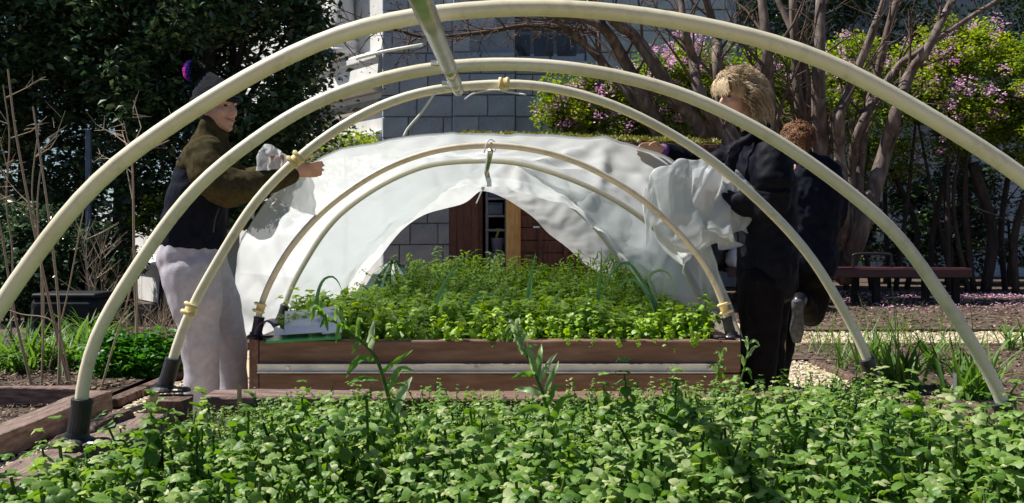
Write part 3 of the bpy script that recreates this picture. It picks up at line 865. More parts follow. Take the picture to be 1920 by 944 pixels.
# ------------------------------------------------------------------ ridge pipes and ties
A0, A1 = V3((-.128, 1.05, 1.340)), V3((-.160, 2.86, 1.432))
rp = empty('ridge_pipe', A0, 'galvanised ridge pipe hanging under the near hoops', 'pipe')
def along(t): return A0.lerp(A1, t)
b = MB(); b.tube([along(0), along(.66)], [.0178, .0178], 24); b.build('outer_tube', M['galv'], rp, smooth=True)
b = MB(); b.tube([along(.64), along(.87)], [.0172, .0172], 24); b.build('middle_tube', M['galv'], rp, smooth=True)
b = MB()
a, e = along(.86), A1
for r0, r1 in ((.0215, .0215),): b.tube([a, e, e, e - (e - a).normalized() * .05], [.0160, .0160, .0138, .0138], 24, cap=True)
b.build('inner_tube', M['galv'], rp, smooth=True)
for t, r in ((.655, .0192), (.862, .0184)):
    b = MB(); b.tube([along(t - .006), along(t + .006)], [r, r], 24); b.build('collar', M['galv'], rp)
for t, sx in ((.60, -1), (.845, -1), (.92, -1)):
    c = along(t) + V3((sx * .021, 0, -.006)); b = MB(); b.tube([c - V3((.012, 0, 0)), c + V3((.012, 0, 0))], [.006, .006], 8); b.build('bolt', M['galv'], rp)
B0, B1 = W(920, 284, 4.86), W(905, 354, 6.98)
b = MB(); dr = (B1 - B0).normalized()
b.tube([B0 + dr * .06, B0, B0 + dr * .001, B1], [.010, .0105, .0145, .0145], 16)
tag(b.build('ridge_pipe', M['galv'], smooth=True), 'thin steel ridge pipe tied under the far hoops', 'pipe')

def tie(pts, r, label, m='tie', n=6):
    b = MB(); b.tube(catmull(pts, 6), r, n)
    return tag(b.build('cable_tie', M[m], smooth=True), label, 'cable tie')
c = along(.36) 
tie([W(793, 84, 2.1), W(770, 88, 2.1), W(720, 97, 2.12), W(668, 110, 2.15)], .0035, 'grey strap pointing left from the near ridge pipe')
tie([W(826, 166, 2.45), W(812, 180, 2.45), W(790, 212, 2.47), W(766, 240, 2.5), W(757, 256, 2.5)], .0032, 'white cable tie hanging down to the left of the near ridge pipe')
tie([W(872, 186, 3.2), W(888, 176, 3.25), W(925, 169, 3.25), W(955, 173, 3.24), W(986, 178, 3.22)], .003, 'white cable tie on the third hoop right of the ridge pipe')
def ring(c, ax, r, rr, label):
    ax = V3(ax).normalized(); a = ax.orthogonal().normalized(); e = ax.cross(a)
    pts = [c + a * (r * math.cos(t)) + e * (r * 1.35 * math.sin(t)) for t in [k * 2 * math.pi / 20 for k in range(21)]]
    b = MB(); b.tube(pts, rr, 6); tag(b.build('cable_tie', M['tie'], smooth=True), label, 'cable tie')
tie([W(908, 287, 4.82), W(913, 268, 4.80), W(921, 262, 4.84), W(931, 272, 4.86), W(927, 285, 4.87)], .0035, 'white cable tie looped over the far bed front hoop apex')
tie([W(906, 352, 6.95), W(900, 366, 6.93), W(893, 382, 6.92)], .005, 'white cable tie end hanging at the rear of the far ridge pipe')

def clamp(px, py, d, H, label, flip=1, sc=1.0):
    """snap clamp: split collar round the pipe with two wing lugs"""
    pts = curve_of(H, d); c0 = W(px, py, d)
    i = min(range(2, len(pts) - 2), key=lambda k: (pts[k] - c0).length)
    c = pts[i]; u = (pts[i + 1] - pts[i - 1]).normalized(); v_ = V3((0, -1, 0)); w_ = u.cross(v_)
    o = empty('pipe_clamp', c, label, 'clamp', 'yellowed clamps on the hoops')
    b = MB(); L = .017 * sc
    b.tube([c - u * L, c - u * L * .9, c + u * L * .9, c + u * L], [.0198, .0215, .0215, .0198], 18); b.build('collar', M['clamp'], o, smooth=False, bevel=.002)
    for s in (-1, 1):
        m_ = c + v_ * .021 + u * (s * .016 * sc)
        b = MB(); b.tube([m_ + w_ * (-.026 * sc) * flip, m_ + w_ * (-.022 * sc) * flip + v_ * .006, m_ + v_ * .008 , m_ + w_ * (.022 * sc) * flip + v_ * .005, m_ + w_ * (.028 * sc) * flip], [.004, .009, .007, .009, .004], 10)
        b.build('lug', M['clamp'], o, smooth=True)
clamp(555, 303, D3, H3, 'yellowed clamp on the third hoop beside the left hand', 1, .9)
clamp(957, 164, D3, H3, 'yellowed clamp at the top of the third hoop', 1, .7)
clamp(352, 578, D3, H3, 'cream clamp low on the left leg of the third hoop', 1, .9)
clamp(490, 575, D4, H4, 'cream clamp above the left sleeve of the far front hoop', -1, 1.1)
clamp(1360, 580, D4, H4, 'cream clamp above the right sleeve of the far front hoop', -1, 1.3)

# ------------------------------------------------------------------ white plastic sheet
def film(name):
    m, nt, b = nodemat(name)
    b.inputs["Base Color"].default_value = (.74, .77, .80, 1)
    b.inputs["Roughness"].default_value = .30
    b.inputs["Specular IOR Level"].default_value = .45
    tc = N(nt, "ShaderNodeTexCoord")
    no = N(nt, "ShaderNodeTexNoise"); no.inputs["Scale"].default_value = 5; no.inputs["Detail"].default_value = 5; no.inputs["Distortion"].default_value = 1.2
    nt.links.new(tc.outputs["Object"], no.inputs["Vector"])
    bp = N(nt, "ShaderNodeBump"); bp.inputs["Strength"].default_value = .10; bp.inputs["Distance"].default_value = .02
    nt.links.new(no.outputs["Fac"], bp.inputs["Height"]); nt.links.new(bp.outputs[0], b.inputs["Normal"])
    tr = N(nt, "ShaderNodeBsdfTranslucent"); tr.inputs[0].default_value = (.76, .79, .80, 1)
    nt.links.new(bp.outputs[0], tr.inputs["Normal"])
    tp = N(nt, "ShaderNodeBsdfTransparent"); tp.inputs[0].default_value = (.92, .93, .93, 1)
    m1 = N(nt, "ShaderNodeMixShader"); m1.inputs[0].default_value = .60
    m2 = N(nt, "ShaderNodeMixShader"); m2.inputs[0].default_value = .27
    nt.links.new(b.outputs[0], m1.inputs[1]); nt.links.new(tr.outputs[0], m1.inputs[2])
    nt.links.new(m1.outputs[0], m2.inputs[1]); nt.links.new(tp.outputs[0], m2.inputs[2])
    nt.links.new(m2.outputs[0], nt.nodes["Material Output"].inputs[0])
    return m
M['film'] = film('white_plastic_film')
NU = 120
def out_of(H, d, off, c=(-.08, .75)):
    pts = curve_of(H, d); r = []
    for p in pts:
        n = V3((p.x - c[0], 0, (p.z - c[1]))); n = n.normalized()
        r.append(p + n * off)
    return r
S0 = [W(x, y, d) for x, y, d in ((428, 640, 5.12), (432, 560, 5.12), (446, 480, 5.11), (478, 405, 5.10), (522, 352, 5.06), (572, 313, 5.03), (620, 284, 5.03), (700, 266, 5.05), (800, 256, 5.1), (920, 251, 5.12), (1030, 256, 5.1), (1120, 266, 5.08), (1200, 277, 5.05), (1262, 300, 5.02), (1302, 350, 5.0), (1322, 410, 4.98), (1338, 470, 4.97), (1358, 530, 4.96), (1380, 590, 4.95), (1392, 640, 4.94))]
S1 = out_of(H5, D5, .032)
S1 = [W(512, 628, D5)] + S1 + [W(1336, 632, D5)]
S15 = [(a + b) * .5 for a, b in zip(resample(S1, 60), resample(out_of(H6, D6, .03), 60))]
S15 = [p + V3((-(p.x + .1) * .05, 0, -.02 if p.z > .9 else 0)) for p in S15]
S2 = out_of(H6, D6, .03)
S2 = [W(634, 590, D6)] + S2 + [W(1204, 590, D6)]
S3 = [W(x, y, 7.55) for x, y in ((650, 570), (672, 540), (689, 512), (720, 473), (754, 432), (794, 404), (835, 392), (872, 381), (896, 361), (906, 358), (930, 365), (958, 379), (1002, 410), (1029, 438), (1065, 466), (1096, 495), (1122, 515), (1140, 560))]
secs = [resample(catmull(s, 5), NU) for s in (S0, [a.lerp(b, .45) + V3((0, 0, .0)) for a, b in zip(resample(catmull(S0, 5), NU), resample(S1, NU))], S1, S15, S2, S3)]
secs = [resample(s, NU) for s in secs]
rowsN = [9, 9, 13, 13, 10]
grid = []
for k in range(len(secs) - 1):
    for j in range(rowsN[k]):
        t = j / rowsN[k]
        row = []
        for i in range(NU):
            p0 = secs[max(k - 1, 0)][i]; p1 = secs[k][i]; p2 = secs[k + 1][i]; p3 = secs[min(k + 2, len(secs) - 1)][i]
            q = p1.lerp(p2, t)
            row.append(q)
        grid.append(row)
grid.append(secs[-1])
NV = len(grid)
def fold(x, k): 
    t = (x * k) % 1.0
    return abs(t - .5) * 2
rgc = random.Random(44)
CREASE = []
for _ in range(26):
    an = rgc.choice((1.2, 1.9, 1.57, .9)) + rgc.uniform(-.3, .3)
    CREASE.append((rgc.uniform(.02, .98), rgc.uniform(0, 1), math.cos(an), math.sin(an), rgc.uniform(.012, .04), rgc.choice((-1, 1)) * rgc.uniform(.012, .035)))
for hu, angs in ((.27, (.25, .55, .85, 1.2, 1.7, 2.1)), (.66, (1.1, 1.5, 1.9, 2.3, 2.7))):
    for an in angs:      # pull folds running from the hands
        CREASE.append((hu + .26 * math.cos(an), .26 * math.sin(an), math.cos(an), math.sin(an), .018, rgc.choice((-1, 1)) * .03))
G = [[None] * NU for _ in range(NV)]
for j in range(NV):
    for i in range(NU):
        a = grid[j][min(i + 1, NU - 1)] - grid[j][max(i - 1, 0)]
        c = grid[min(j + 1, NV - 1)][i] - grid[max(j - 1, 0)][i]
        n = a.cross(c)
        n = n.normalized() if n.length > 1e-9 else V3((0, 0, 1))
        p = grid[j][i]
        u = i / (NU - 1); v = j / (NV - 1)
        if n.dot(V3((p.x + .1, 0, p.z - .7))) < 0: n = -n
        w = mnoise.noise(V3((u * 5, v * 2.5, .3))) * .030 + mnoise.noise(V3((u * 13 + v * 4, v * 3, 1.7))) * .008
        for (cu, cv, su, sv, wd_, am) in CREASE:
            du, dv = u - cu, v - cv
            al = du * su + dv * sv; ac = -du * sv + dv * su
            if abs(al) < .3: w += am * max(0, 1 - abs(ac) / wd_) * (1 - (al / .3) ** 2)
        if D5 < p.y < D6: w -= .045 * math.sin(math.pi * (p.y - D5) / (D6 - D5)) * (1 + .6 * mnoise.noise(V3((u * 5, 3, 3))))
        rg_ = 1 - abs(mnoise.noise(V3((u * 11 - v * 6, v * 4 + u * 2, 5.1)))) * 2
        w += max(0, rg_ - .7) * .03
        rg2 = 1 - abs(mnoise.noise(V3((u * 9 + v * 13, v * 3 - u * 5, 9.4)))) * 2
        w -= max(0, rg2 - .7) * .04
        # keep the sheet outside the hoops it lies on
        keep = min(abs(p.y - D5), abs(p.y - D6))
        if keep < .12: w = max(w, -.005)
        if p.y < 5.25: w = max(w * .8, -.012)
        if p.y > 7.2: w *= max(.15, (7.55 - p.y) / .35)
        G[j][i] = p + n * w
sh = empty('plastic_sheet', (-.08, 5.1, ZF), 'white translucent plastic sheet being pulled over the far bed hoops', 'sheet')
pins = {}
for j in range(NV):
    for i in range(NU):
        p = grid[j][i]
        if j in (0, NV - 1): pins[j * NU + i] = 1.0
        elif j in (9 + 9, 9 + 9 + 26): pins[j * NU + i] = 1.0 if i % 2 == 0 else .6
        elif i in (0, NU - 1): pins[j * NU + i] = .9
drape('cover', G, pins, M['film'], sh, frames=22, shrink=-.008, bend=.02)
# folded front hem
b = MB(); hem = [G[0][i] for i in range(NU)]
hv = []; hf = []
for i, p in enumerate(hem):
    w = .016 + .008 * mnoise.noise(V3((i * .12, 0, 0)))
    hv += [p + V3((0, -.004, .004)), p + V3((0, -.012, -w * .5)), p + V3((0, .006, -w))]
for i in range(NU - 1):
    for k in (0, 1): hf.append((i * 3 + k, i * 3 + k + 1, (i + 1) * 3 + k + 1, (i + 1) * 3 + k))
b.add(hv, hf); b.build('hem', M['film'], sh, smooth=True)

# loose inner laps of film slung from the ridge to the rims
def lap(outer, inner, rows=16, cols=34, shrink=-.05):
    A_ = resample(outer, cols); B_ = resample(catmull(inner, 6), cols); g_ = []; p_ = {}
    for j in range(rows):
        t_ = j / (rows - 1)
        g_.append([A_[i].lerp(B_[i], t_) + V3((0, .008 * math.sin(i * .9 + j * .5), .006 * math.sin(i * .7))) for i in range(cols)])
        for i in (0, cols - 1): p_[j * cols + i] = 1.0
    for i in range(cols): p_[i] = 1.0; p_[(rows - 1) * cols + i] = .75
    drape('inner_lap', g_, p_, M['film'], sh, frames=18, shrink=shrink, bend=.1)
c5 = curve_of(H5, D5 + .06); ap = min(range(72), key=lambda k: abs(c5[k].x - W(904, 0, D5).x))
lap([p + V3((0, 0, .012)) for p in c5[ap:1:-1]], [W(904, 311, 5.72), W(850, 348, 6.0), W(780, 402, 6.3), W(705, 468, 6.5), W(640, 545, 6.6)])
ap2 = min(range(72), key=lambda k: abs(c5[k].x - W(960, 0, D5).x))
lap([p + V3((0, 0, .012)) for p in c5[ap2:69]], [W(969, 310, 5.75), W(1040, 345, 6.0), W(1104, 399, 6.3), W(1160, 462, 6.5), W(1215, 545, 6.5)])
# film gathered over the right person's forearm, its front half hanging to the rim
NA, NB, MID = 54, 50, 20
arm_l = resample(catmull([W(1206, 362, 4.97), W(1222, 325, 4.98), W(1270, 300, 5.0), W(1330, 298, 5.0), W(1380, 318, 4.98), W(1420, 368, 4.95)], 6), NA)
gr = []; pn = {}
for j in range(NB):
    row = []
    for i in range(NA):
        u = i / (NA - 1)
        if j <= MID: t_ = (MID - j) / MID; L_ = .24; yy = .03 * min(1, t_ * 4) + .02 * t_
        else:
            t_ = (j - MID) / (NB - 1 - MID); yy = -.03 * min(1, t_ * 4) - .015 * t_
            L_ = .56 - .05 * abs(u - .4) if u < .60 else .56 - (u - .60) / .40 * .50
            L_ = max(L_, .07) * .80
        e = t_ * L_
        xs_ = (.11 * u * t_ + .20 * (1 - u) * t_) if (j > MID and u < .62) else 0.0
        row.append(arm_l[i] + V3((xs_ + .010 * math.sin(i * .55 + j * .30), yy + .014 * math.sin(i * .42 + j * .12) * min(1, t_ * 3), -e + .008 * math.sin(i * .7))))
        if j == MID: pn[j * NA + i] = 1.0
        if j == NB - 1 and u < .6: pn[j * NA + i] = .5
    gr.append(row)
drape('bunched_fold', gr, pn, M['film'], sh, frames=28, shrink=-.13, bend=.6)
# second lap of film against the coat
ln = resample(catmull([W(1296, 318, 4.99), W(1345, 306, 5.0), W(1392, 330, 4.97), W(1424, 372, 4.92)], 6), 30)
gr = []; pn = {}
for j in range(22):
    t_ = j / 21; row = []
    for i in range(30):
        u = i / 29
        row.append(ln[i] + V3((-.04 * t_ * u + .010 * math.sin(i * .5 + j * .2), -.025 - .02 * math.sin(math.pi * t_) + .012 * math.sin(i * .45 + j * .25), -t_ * (.26 * (1 - .75 * u) + .02))))
        if j == 0: pn[i] = 1.0
    gr.append(row)
drape('bunched_fold', gr, pn, M['film'], sh, frames=26, shrink=-.14, bend=.5)
# film bunched up in the left person's far hand
ln = resample(catmull([W(481, 312, 5.10), W(487, 282, 5.10), W(500, 270, 5.1), W(516, 276, 5.1), W(532, 288, 5.09), W(556, 302, 5.07), W(578, 308, 5.06)], 6), 30)
gr = []; pn = {}
for j in range(20):
    t_ = j / 19; row = []
    for i in range(30):
        row.append(ln[i] + V3((.006 * math.sin(i * 1.7 + j), .012 * math.sin(i * 1.2) * (1 + t_), -t_ * .22)))
        if j == 0: pn[i] = 1.0
    gr.append(row)
drape('bunched_fold', gr, pn, M['film'], sh, frames=20, shrink=-.3, bend=.03)

# ------------------------------------------------------------------ binder and papers on the far bed's rim
M['paper'] = mat('white_paper', (.74, .75, .80), (.80, .80, .84), rough=.7, scale=4)
M['green_plastic'] = mat('green_binder', (.01, .22, .06), (.02, .30, .09), rough=.3)
M['purple'] = mat('dark_purple_cover', (.05, .03, .09), (.09, .06, .14), rough=.35)
bd = empty('open_binder', W(570, 630, 4.8), 'open green binder with white papers lying on the far bed corner', 'binder')
def sheetpoly(name, pts, m, th=.004, par=bd):
    """thin solid from a row of (left,right) edge pairs"""
    v = []; f = []
    n = len(pts)
    for l, r in pts:
        v += [l, r]
    for l, r in pts:
        v += [l + V3((0, .001, -th)), r + V3((0, .001, -th))]
    for i in range(n - 1):
        f.append((2 * i, 2 * i + 1, 2 * i + 3, 2 * i + 2)); f.append((2 * n + 2 * i, 2 * n + 2 * i + 2, 2 * n + 2 * i + 3, 2 * n + 2 * i + 1))
        f.append((2 * i, 2 * i + 2, 2 * n + 2 * i + 2, 2 * n + 2 * i)); f.append((2 * i + 1, 2 * n + 2 * i + 1, 2 * n + 2 * i + 3, 2 * i + 3))
    f.append((0, 2 * n, 2 * n + 1, 1)); f.append((2 * n - 2, 2 * n - 1, 4 * n - 1, 4 * n - 2))
    b = MB(); b.add(v, f); return b.build(name, m, par)
sheetpoly('cover', [(W(498, 640, 4.72), W(640, 632, 4.72)), (W(500, 629, 4.84), W(640, 624, 4.84)), (W(528, 622, 5.0), W(636, 616, 5.0))], M['green_plastic'], .012)
sheetpoly('page', [(W(533, 627, 4.77), W(612, 622, 4.77)), (W(533, 612, 4.82), W(612, 609, 4.83)), (W(534, 584, 5.0), W(609, 580, 5.02))], M['paper'])
sheetpoly('page', [(W(604, 626, 4.76), W(641, 622, 4.76)), (W(600, 606, 4.84), W(640, 606, 4.86)), (W(603, 578, 5.02), W(628, 574, 5.04))], M['paper'])
sheetpoly('page', [(W(514, 628, 4.76), W(533, 627, 4.77)), (W(513, 612, 4.78), W(532, 618, 4.79))], M['paper'])
b = MB(); pts = []
v = []; f = []
for i in range(10):
    a = math.pi * (.05 + .75 * i / 9)
    for (dx, dd) in ((0, 0), (0, .14)):
        v.append(W(497, 632, 4.76) + V3((-.065 * math.sin(a) * 0 - .05 * math.cos(a) + .0, dd, .075 * math.sin(a))))
for i in range(9): f.append((2 * i, 2 * i + 1, 2 * i + 3, 2 * i + 2))
b.add(v, f); o = b.build('rolled_cover', M['purple'], bd, smooth=True)
so = o.modifiers.new('solid', 'SOLIDIFY'); so.thickness = .004

# hoses on the chip path
M['hose'] = mat('dark_green_hose', (.02, .03, .022), (.045, .06, .045), rough=.45)
for (pp, lb) in (([(196, 806), (228, 793), (260, 780), (290, 768), (330, 757)], 'dark hose on the chip path, nearer of the pair'), ([(150, 800), (215, 780), (262, 764), (300, 752), (340, 742), (380, 730)], 'dark hose on the chip path, farther of the pair')):
    pts = []
    for x, y in pp:
        d = FPX * (CAMZ - .03) / (y - HORY); pts.append(W(x, y, d))
    b = MB(); b.tube(catmull(pts, 6), .016, 8); tag(b.build('garden_hose', M['hose'], smooth=True), lb, 'hose')
# pvc stub at right
p = W(1792, 735, 4.9); b = MB(); b.tube([V3((p.x, p.y, .0)), W(1790, 700, 4.9)], .010, 10)
tag(b.build('pipe_stub', M['tie']), 'short white pipe stub standing in the iris leaves at right', 'pipe')
# dark green sack and black box in the background
M['sack'] = mat('dark_green_tarp', (.008, .035, .022), (.02, .07, .045), rough=.5, bump=.5, bscale=10)
v = []; f = []; nn = 28
c = W(737, 430, 9.5); c.z = 0
for i, (r, z) in enumerate(((.26, 0), (.30, .2), (.27, .42), (.18, .58), (.06, .68), (.05, .72))):
    for k in range(nn):
        a = 2 * math.pi * k / nn; rr = r * (1 + .10 * math.cos(k * math.pi) * (1 if i else .3))
        v.append((c.x + rr * math.cos(a), c.y + rr * math.sin(a), z))
for i in range(5):
    for k in range(nn): f.append((i * nn + k, i * nn + (k + 1) % nn, (i + 1) * nn + (k + 1) % nn, (i + 1) * nn + k))
f.append(tuple(5 * nn + k for k in range(nn)))
b = MB(); b.add(v, f); tag(b.build('green_sack', M['sack']), 'dark green gathered sack behind the far bed', 'sack')
M['bin'] = mat('black_bin_plastic', (.008, .009, .012), (.016, .018, .023), rough=.55, spec=.2)
p = W(140, 600, 9.0); cb = empty('storage_bin', (p.x, 9.0, 0), 'low black plastic bin behind the strappy green leaves', 'bin')
b = MB(); b.box((p.x, 9.0, .2), (.64, .5, .40)); b.build('body', M['bin'], cb, bevel=.09, seg=5)
b = MB(); b.box((p.x, 9.0, .405), (.60, .46, .05)); b.build('lid', M['bin'], cb, bevel=.024, seg=4)
# ------------------------------------------------------------------ vegetation
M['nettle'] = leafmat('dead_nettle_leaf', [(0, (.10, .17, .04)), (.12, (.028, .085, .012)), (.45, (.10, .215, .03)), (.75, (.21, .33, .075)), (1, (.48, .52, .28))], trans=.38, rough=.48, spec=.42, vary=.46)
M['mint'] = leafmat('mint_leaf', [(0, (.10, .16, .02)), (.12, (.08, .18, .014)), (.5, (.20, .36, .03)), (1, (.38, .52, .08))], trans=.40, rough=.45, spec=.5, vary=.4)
M['fern'] = leafmat('ferny_leaf', [(0, (.10, .15, .02)), (.15, (.08, .18, .02)), (.6, (.16, .29, .035)), (1, (.26, .38, .07))], trans=.4, vary=.35)
M['tall'] = leafmat('lance_leaf', [(0, (.09, .18, .03)), (.15, (.07, .19, .02)), (.6, (.14, .28, .05)), (1, (.38, .48, .28))], trans=.35, rough=.4)
M['leek'] = leafmat('leek_leaf', [(0, (.05, .14, .05)), (.3, (.05, .16, .06)), (.7, (.11, .24, .10)), (1, (.3, .42, .26))], trans=.35, rough=.35, spec=.6)
M['holly'] = leafmat('holly_leaf', [(0, (.02, .035, .015)), (.1, (.02, .048, .022)), (.6, (.05, .10, .042)), (1, (.12, .18, .075))], trans=.15, rough=.28, spec=.6)
M['azalea'] = leafmat('spring_leaf', [(0, (.05, .09, .02)), (.1, (.06, .11, .012)), (.5, (.17, .26, .025)), (1, (.34, .43, .05))], trans=.40)
M['flower'] = leafmat('pink_petal', [(0, (.55, .28, .46)), (.2, (.52, .22, .44)), (1, (.85, .60, .78))], trans=.35, rough=.6)
M['daylily'] = leafmat('strap_leaf', [(0, (.05, .12, .02)), (.3, (.05, .14, .02)), (1, (.16, .28, .06))], trans=.35)
M['bush'] = leafmat('bright_bush_leaf', [(0, (.03, .08, .01)), (.2, (.025, .12, .012)), (1, (.08, .26, .03))], trans=.35, rough=.45)
M['dry'] = tintmat('dry_stem', [(0, (.18, .13, .09)), (.5, (.32, .25, .18)), (1, (.60, .49, .37))])
M['bark'] = mat('grey_brown_bark', (.06, .04, .032), (.13, .095, .078), rough=.8, scale=6, bump=.5, bscale=14, stretch=(2, 2, .5), c3=(.26, .205, .175), contrast=(.3, .7))
M['bark_dark'] = mat('dark_bark', (.03, .022, .018), (.07, .05, .04), rough=.85, scale=8, bump=.6, stretch=(2, 2, .5))
M['bud'] = tintmat('red_bud', [(0, (.10, .03, .025)), (1, (.25, .09, .06))])

def nettle_proto(rg, h, lv, L, top=.45, lean=.12, compact=1.0):
    """upright stem: a few open leaf pairs below, a dense drooping pyramid on top"""
    parts = []
    az0 = rg.uniform(0, 6.28); lx, ly = rg.normal(0, lean, 2)
    path = [V3((lx * h * (t ** 1.6), ly * h * (t ** 1.6), h * t)) for t in (0, .35, .7, 1)]
    cm = catmull(path, 6)
    parts.append(stem_q([tuple(p) for p in cm[:-1:2]], .0024, 3, 0.0))
    ts = [.12 + .88 * (k / (lv - 1)) ** .8 for k in range(lv)]
    for k, t in enumerate(ts):
        p = cm[min(int(t * (len(cm) - 1)), len(cm) - 1)]
        s = 1.0 if t < .55 else 1.0 - (1 - top) * ((t - .55) / .45) ** 1.2
        last = k >= lv - 2
        nl = 4 if last else 2
        for q in range(nl):
            az = az0 + k * math.pi / 2 + q * 2 * math.pi / nl + rg.normal(0, .2)
            l = L * s * rg.uniform(.8, 1.2)
            el = rg.uniform(-.25, .3) + (.6 if last else 0)
            ti = .17 + .50 * t + rg.normal(0, .12)
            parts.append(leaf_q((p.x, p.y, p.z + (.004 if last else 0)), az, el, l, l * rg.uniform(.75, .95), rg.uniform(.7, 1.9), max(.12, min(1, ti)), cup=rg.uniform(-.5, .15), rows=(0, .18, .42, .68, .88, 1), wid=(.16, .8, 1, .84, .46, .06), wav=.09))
    return merge(parts)
rg = np.random.default_rng(21)
PN = [nettle_proto(rg, rg.uniform(.17, .28), int(rg.integers(9, 12)), rg.uniform(.020, .038)) for _ in range(20)]
def fill(name, n, x0, x1, y0, y1, z, protos, smin, smax, seed, m, tilt=.28, hs=None):
    rg = np.random.default_rng(seed)
    gx = rg.uniform(x0, x1, n); gy = rg.uniform(y0, y1, n)
    # clumpy sizes
    cl = np.array([mnoise.noise(V3((a * 2.1, c * 2.1, seed))) for a, c in zip(gx, gy)])
    cl2 = np.array([mnoise.noise(V3((a * 5.3, c * 5.3, seed + 7))) for a, c in zip(gx, gy)])
    sc = (smin + (smax - smin) * rg.uniform(0, 1, n)) * (1 + .42 * cl + .34 * cl2)
    sc = np.clip(sc, .28, 1.22)
    if hs is not None: sc = sc * np.array([hs(a, c) for a, c in zip(gx, gy)])
    eul = np.stack([rg.normal(0, tilt, n), rg.normal(0, tilt, n), rg.uniform(0, 6.28, n)], -1)
    return grow(name, protos, np.stack([gx, gy, np.full(n, z)], -1), eul, sc, m)
def near_h(x, y):
    back = .60 if x < -.1 else .60 - .14 * min(1, (x + .1) / .5)
    return (1.08 if y < 1.9 else 1.08 - back * min(1, (y - 1.9) / .85)) * (1 - .66 * max(0, 1 - (x - XL) / .5))
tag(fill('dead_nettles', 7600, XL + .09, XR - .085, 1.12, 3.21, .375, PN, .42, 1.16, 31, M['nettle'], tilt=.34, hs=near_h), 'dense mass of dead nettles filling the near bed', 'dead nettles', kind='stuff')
tag(fill('dead_nettles', 260, XL + .3, XR - .1, 1.3, 3.0, .375, [nettle_proto(rg, rg.uniform(.25, .32), 13, rg.uniform(.028, .040), top=.5, lean=.10) for _ in range(8)], .62, 1.0, 35, M['nettle'], tilt=.16, hs=lambda x, y: 1.0 if y < 2.0 else 1.0 - (.52 - .20 * min(1, max(0, x))) * min(1, (y - 2.0) / .7)), 'taller dead nettle spikes standing above the mass in the near bed', 'dead nettles', kind='stuff')
tag(fill('dead_nettles', 40, XL - .04, XL + .10, 1.3, 2.44, .38, PN, .35, .6, 33, M['nettle'], tilt=.5), 'dead nettles leaning over the left rim of the near bed', 'dead nettles', kind='stuff')

# single tall dead nettles that stand out of the mass
PT = [nettle_proto(rg, rg.uniform(.27, .33), 13, .046, lean=.08) for _ in range(4)]
tall_ones = [(1188, 672, 2.35, 1.0, 'tall dead nettle spike in front of the metal strip, left of two neighbours'), (1262, 682, 2.30, 1.0, 'tall dead nettle spike in front of the metal strip, right of two neighbours'),
             (1662, 690, 2.45, 1.05, 'grey green dead nettle spike beside the black right sleeve'), (362, 776, 2.72, .8, 'single dead nettle before the cracked corner post'),
             (1135, 700, 2.5, .9, 'dead nettle spike in front of the far bed, left of the twin spikes'), (1735, 690, 2.35, 1.0, 'dead nettle spike before the iris leaves at right'),
             (1560, 735, 2.9, .8, 'bright dead nettle at the rear rim left of the right sleeve'), (1840, 735, 2.2, 1.0, 'dead nettle spike left of the right foot of the second hoop'),
             (585, 740, 2.8, .8, 'dead nettle at the rear rim below the open binder'), (930, 742, 2.9, .8, 'dead nettle at the rear rim near the middle of the bed')]
for i, (x, y, d, s, lb) in enumerate(tall_ones):
    tp = W(x, y, d); P = PT[i % 4]; h = P[0][:, 2].max(); s = max(s, (tp.z - .38) / h)
    base = V3((tp.x, d, tp.z - h * s))
    v, f, a = scatter([P], np.array([tuple(base)]), rotz(np.array([i * 1.3])), s, np.array([.08]))
    o = link('dead_nettle', np_mesh('dead_nettle', v, f, a, M['nettle'], smooth=True))
    tag(o, lb, 'plant', 'tall dead nettles in the near bed')

# mint-like mass in the far bed
PMt = [nettle_proto(rg, rg.uniform(.16, .22), int(rg.integers(6, 9)), rg.uniform(.040, .052), top=.55) for _ in range(10)]
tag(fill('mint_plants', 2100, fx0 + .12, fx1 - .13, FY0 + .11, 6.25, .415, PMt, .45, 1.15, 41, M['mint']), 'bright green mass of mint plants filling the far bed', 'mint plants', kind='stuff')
def ferny_proto(rg):
    parts = []
    h = rg.uniform(.26, .36)
    for s in range(3):
        az = rg.uniform(0, 6.28); ln = rg.uniform(.1, .45)
        pts = [V3((math.cos(az) * ln * h * t * t, math.sin(az) * ln * h * t * t, h * t * rg.uniform(.9, 1))) for t in (0, .5, 1)]
        parts.append(stem_q([tuple(p) for p in pts], .002, 3, 0.0))
        for k in range(12):
            t = .3 + .7 * k / 11
            p = pts[0].lerp(pts[1], t * 2) if t < .5 else pts[1].lerp(pts[2], t * 2 - 1)
            for q in range(3):
                parts.append(leaf_q((p.x, p.y, p.z), rg.uniform(0, 6.28), rg.uniform(-.2, .8), rg.uniform(.022, .042), .014, .6, rg.uniform(.25, .95), rows=(0, .5, 1), wid=(.3, 1, .1)))
    return merge(parts)
PF = [ferny_proto(rg) for _ in range(6)]
tag(fill('ferny_herbs', 520, -.75, fx1 - .13, 5.75, FY1 - .1, .415, PF, .6, 1.2, 51, M['fern'], hs=lambda x, y: .65 + .45 * min(1, (y - 5.75) / .9)), 'feathery green herbs at the back of the far bed', 'herbs', kind='stuff')
tag(fill('mint_plants', 260, fx0 + .12, -.6, 6.1, FY1 - .1, .415, PMt, .6, .9, 52, M['mint']), 'mint plants at the left rear of the far bed', 'mint plants', kind='stuff')
tag(fill('mint_plants', 70, fx0 + .5, fx1 - .2, FY0 + .0, FY0 + .12, .44, PMt, .3, .6, 53, M['mint'], tilt=.6), 'mint sprigs spilling over the front board of the far bed', 'mint plants', kind='stuff')
